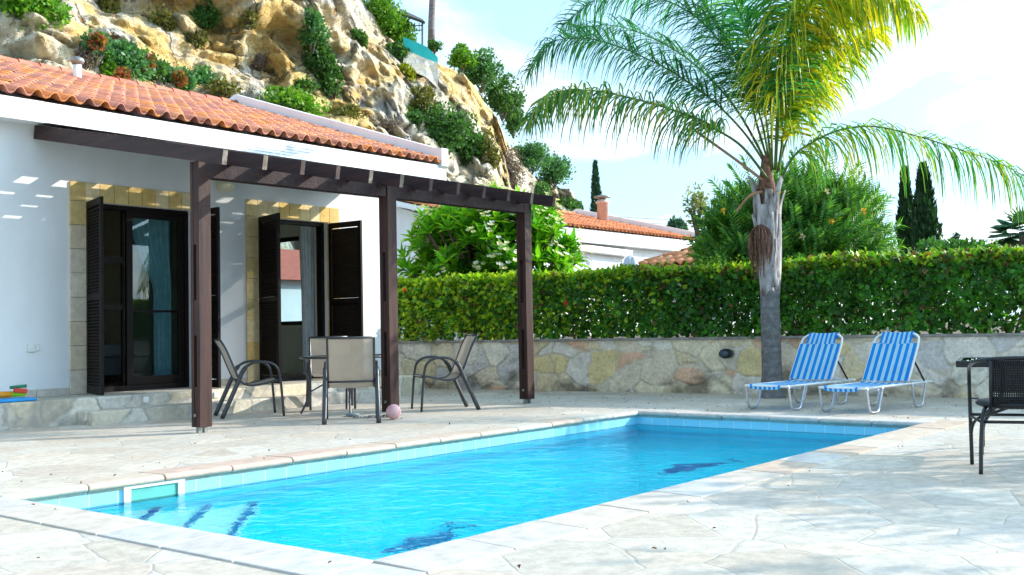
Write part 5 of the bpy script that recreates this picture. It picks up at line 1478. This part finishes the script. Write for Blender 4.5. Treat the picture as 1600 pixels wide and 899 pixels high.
# fan palm at the right edge
fp = at(1600, 362, 34); fpo = thing('fan_palm', 'fan palm cut off by the right edge beyond the hedge', 'palm tree', (fp.x, fp.y, .7))
MB().tube([(fp.x, fp.y, .65), (fp.x, fp.y, fp.z)], [.16, .14], 10).build('trunk', M['bark'], fpo, True)
P2, A2, N2 = [], [], []
for k in range(26):
    u = unit(1)[0]; u[2] = abs(u[2]) * .9 - .35; c = np.array(fp) + u * .55; d = u / np.linalg.norm(u)
    s1 = np.cross(d, [0, 0, 1.]); s1 /= np.linalg.norm(s1)
    for j in range(14):
        a_ = (j - 6.5) * .2; P2.append(c); A2.append(d * math.cos(a_) + s1 * math.sin(a_) + np.array([0, 0, -.15])); N2.append(np.cross(d, s1))
P2, A2, N2 = map(np.array, (P2, A2, N2)); v, f = leaf_quads(P2, A2, N2, .55, .14); link_mesh('crown', v, f, M['leaf'], fpo, False, 0, None, np.repeat(colours(len(P2), [(.03, .12, .06), (.04, .15, .07)], .2), 4, 0))
# unseen garden trees, added out of view to dapple the paving with shade
def shade_tree(x, y, z, r_, n, lab):
    t_ = thing('unseen_garden_tree', lab, 'tree', (x, y, 0))
    v, f, c = crown((x, y, z), (r_, r_, r_ * .6), n, .17, CG, 26, .24, .5); link_mesh('crown', v, f, M['leaf'], t_, False, 0, None, c)
    mb = stems((x, y, z - r_ * .8), (x, y, z), (r_, r_, r_ * .6), 8, .05); mb.tube([(x, y, -.02), (x + .08, y, 1.2), (x, y, z - r_ * .75)], [.15, .11, .07], 10); mb.build('trunk', M['bark'], t_)
shade_tree(13.0, -3.2, 3.3, 2.0, 2600, 'unseen leafy garden tree standing to the right of the black rattan chair')
shade_tree(9.6, -4.6, 4.0, 2.2, 2600, 'unseen leafy garden tree nearest the viewer, right of the pool terrace')
# overhead wires
for (ya, yb, d, lab) in ((333, 358, 60, 'highest overhead wire crossing the sky above the neighbour roof'), (340, 365, 60, 'second highest overhead wire crossing the sky'), (352, 366, 52, 'third overhead wire from the top, passing behind the cypresses'), (358, 373, 52, 'lowest overhead wire just above the far treetops')):
    mb = MB()
    for off in (0,):
        A_, B_ = at(860, ya + off, d), at(1680, yb + off, d)
        pts = [A_.lerp(B_, i / 24) - Vector((0, 0, .25 * math.sin(math.pi * i / 24))) for i in range(25)]; mb.tube(pts, .011, 4)
    tag(mb.build('overhead_wire', M['metal'], None, True), lab, 'wire')

# ------------------------------------------------------------------ fallen leaves on the paving
n = 420
px = np.concatenate([rng.uniform(10.4, 13.3, 260), rng.uniform(1.5, 11.5, 160)]); py = np.concatenate([rng.uniform(2.5, 12, 260), rng.uniform(1.0, 10.5, 160)])
ok = ~((px > PX0 - .02) & (px < PX1 + .02) & (py > PY0 - .02) & (py < PY1 + .02)); px, py = px[ok], py[ok]; n = len(px)
incop = (px > PX0 - CW - .02) & (px < PX1 + CW + .02) & (py > PY0 - CW - .02) & (py < PY1 + CW + .02)
pos = np.stack([px, py, np.where(incop, .018, .006)], 1); ax = unit(n); ax[:, 2] = np.abs(ax[:, 2]) * .25
v, f = leaf_quads(pos, ax, unit(n) * .4 + np.array([0, 0, 1.]), .025 * rng.uniform(.5, 1.3, n), .55, .8)
fo = link_mesh('fallen_leaves', v, f, M['dryleaf'], None, False, 0, None, np.repeat(colours(n, [(.20, .08, .04), (.28, .13, .06), (.14, .06, .03)], .3), 4, 0)); fo['kind'] = 'stuff'; fo['label'] = 'scattered dry leaves on the paving'
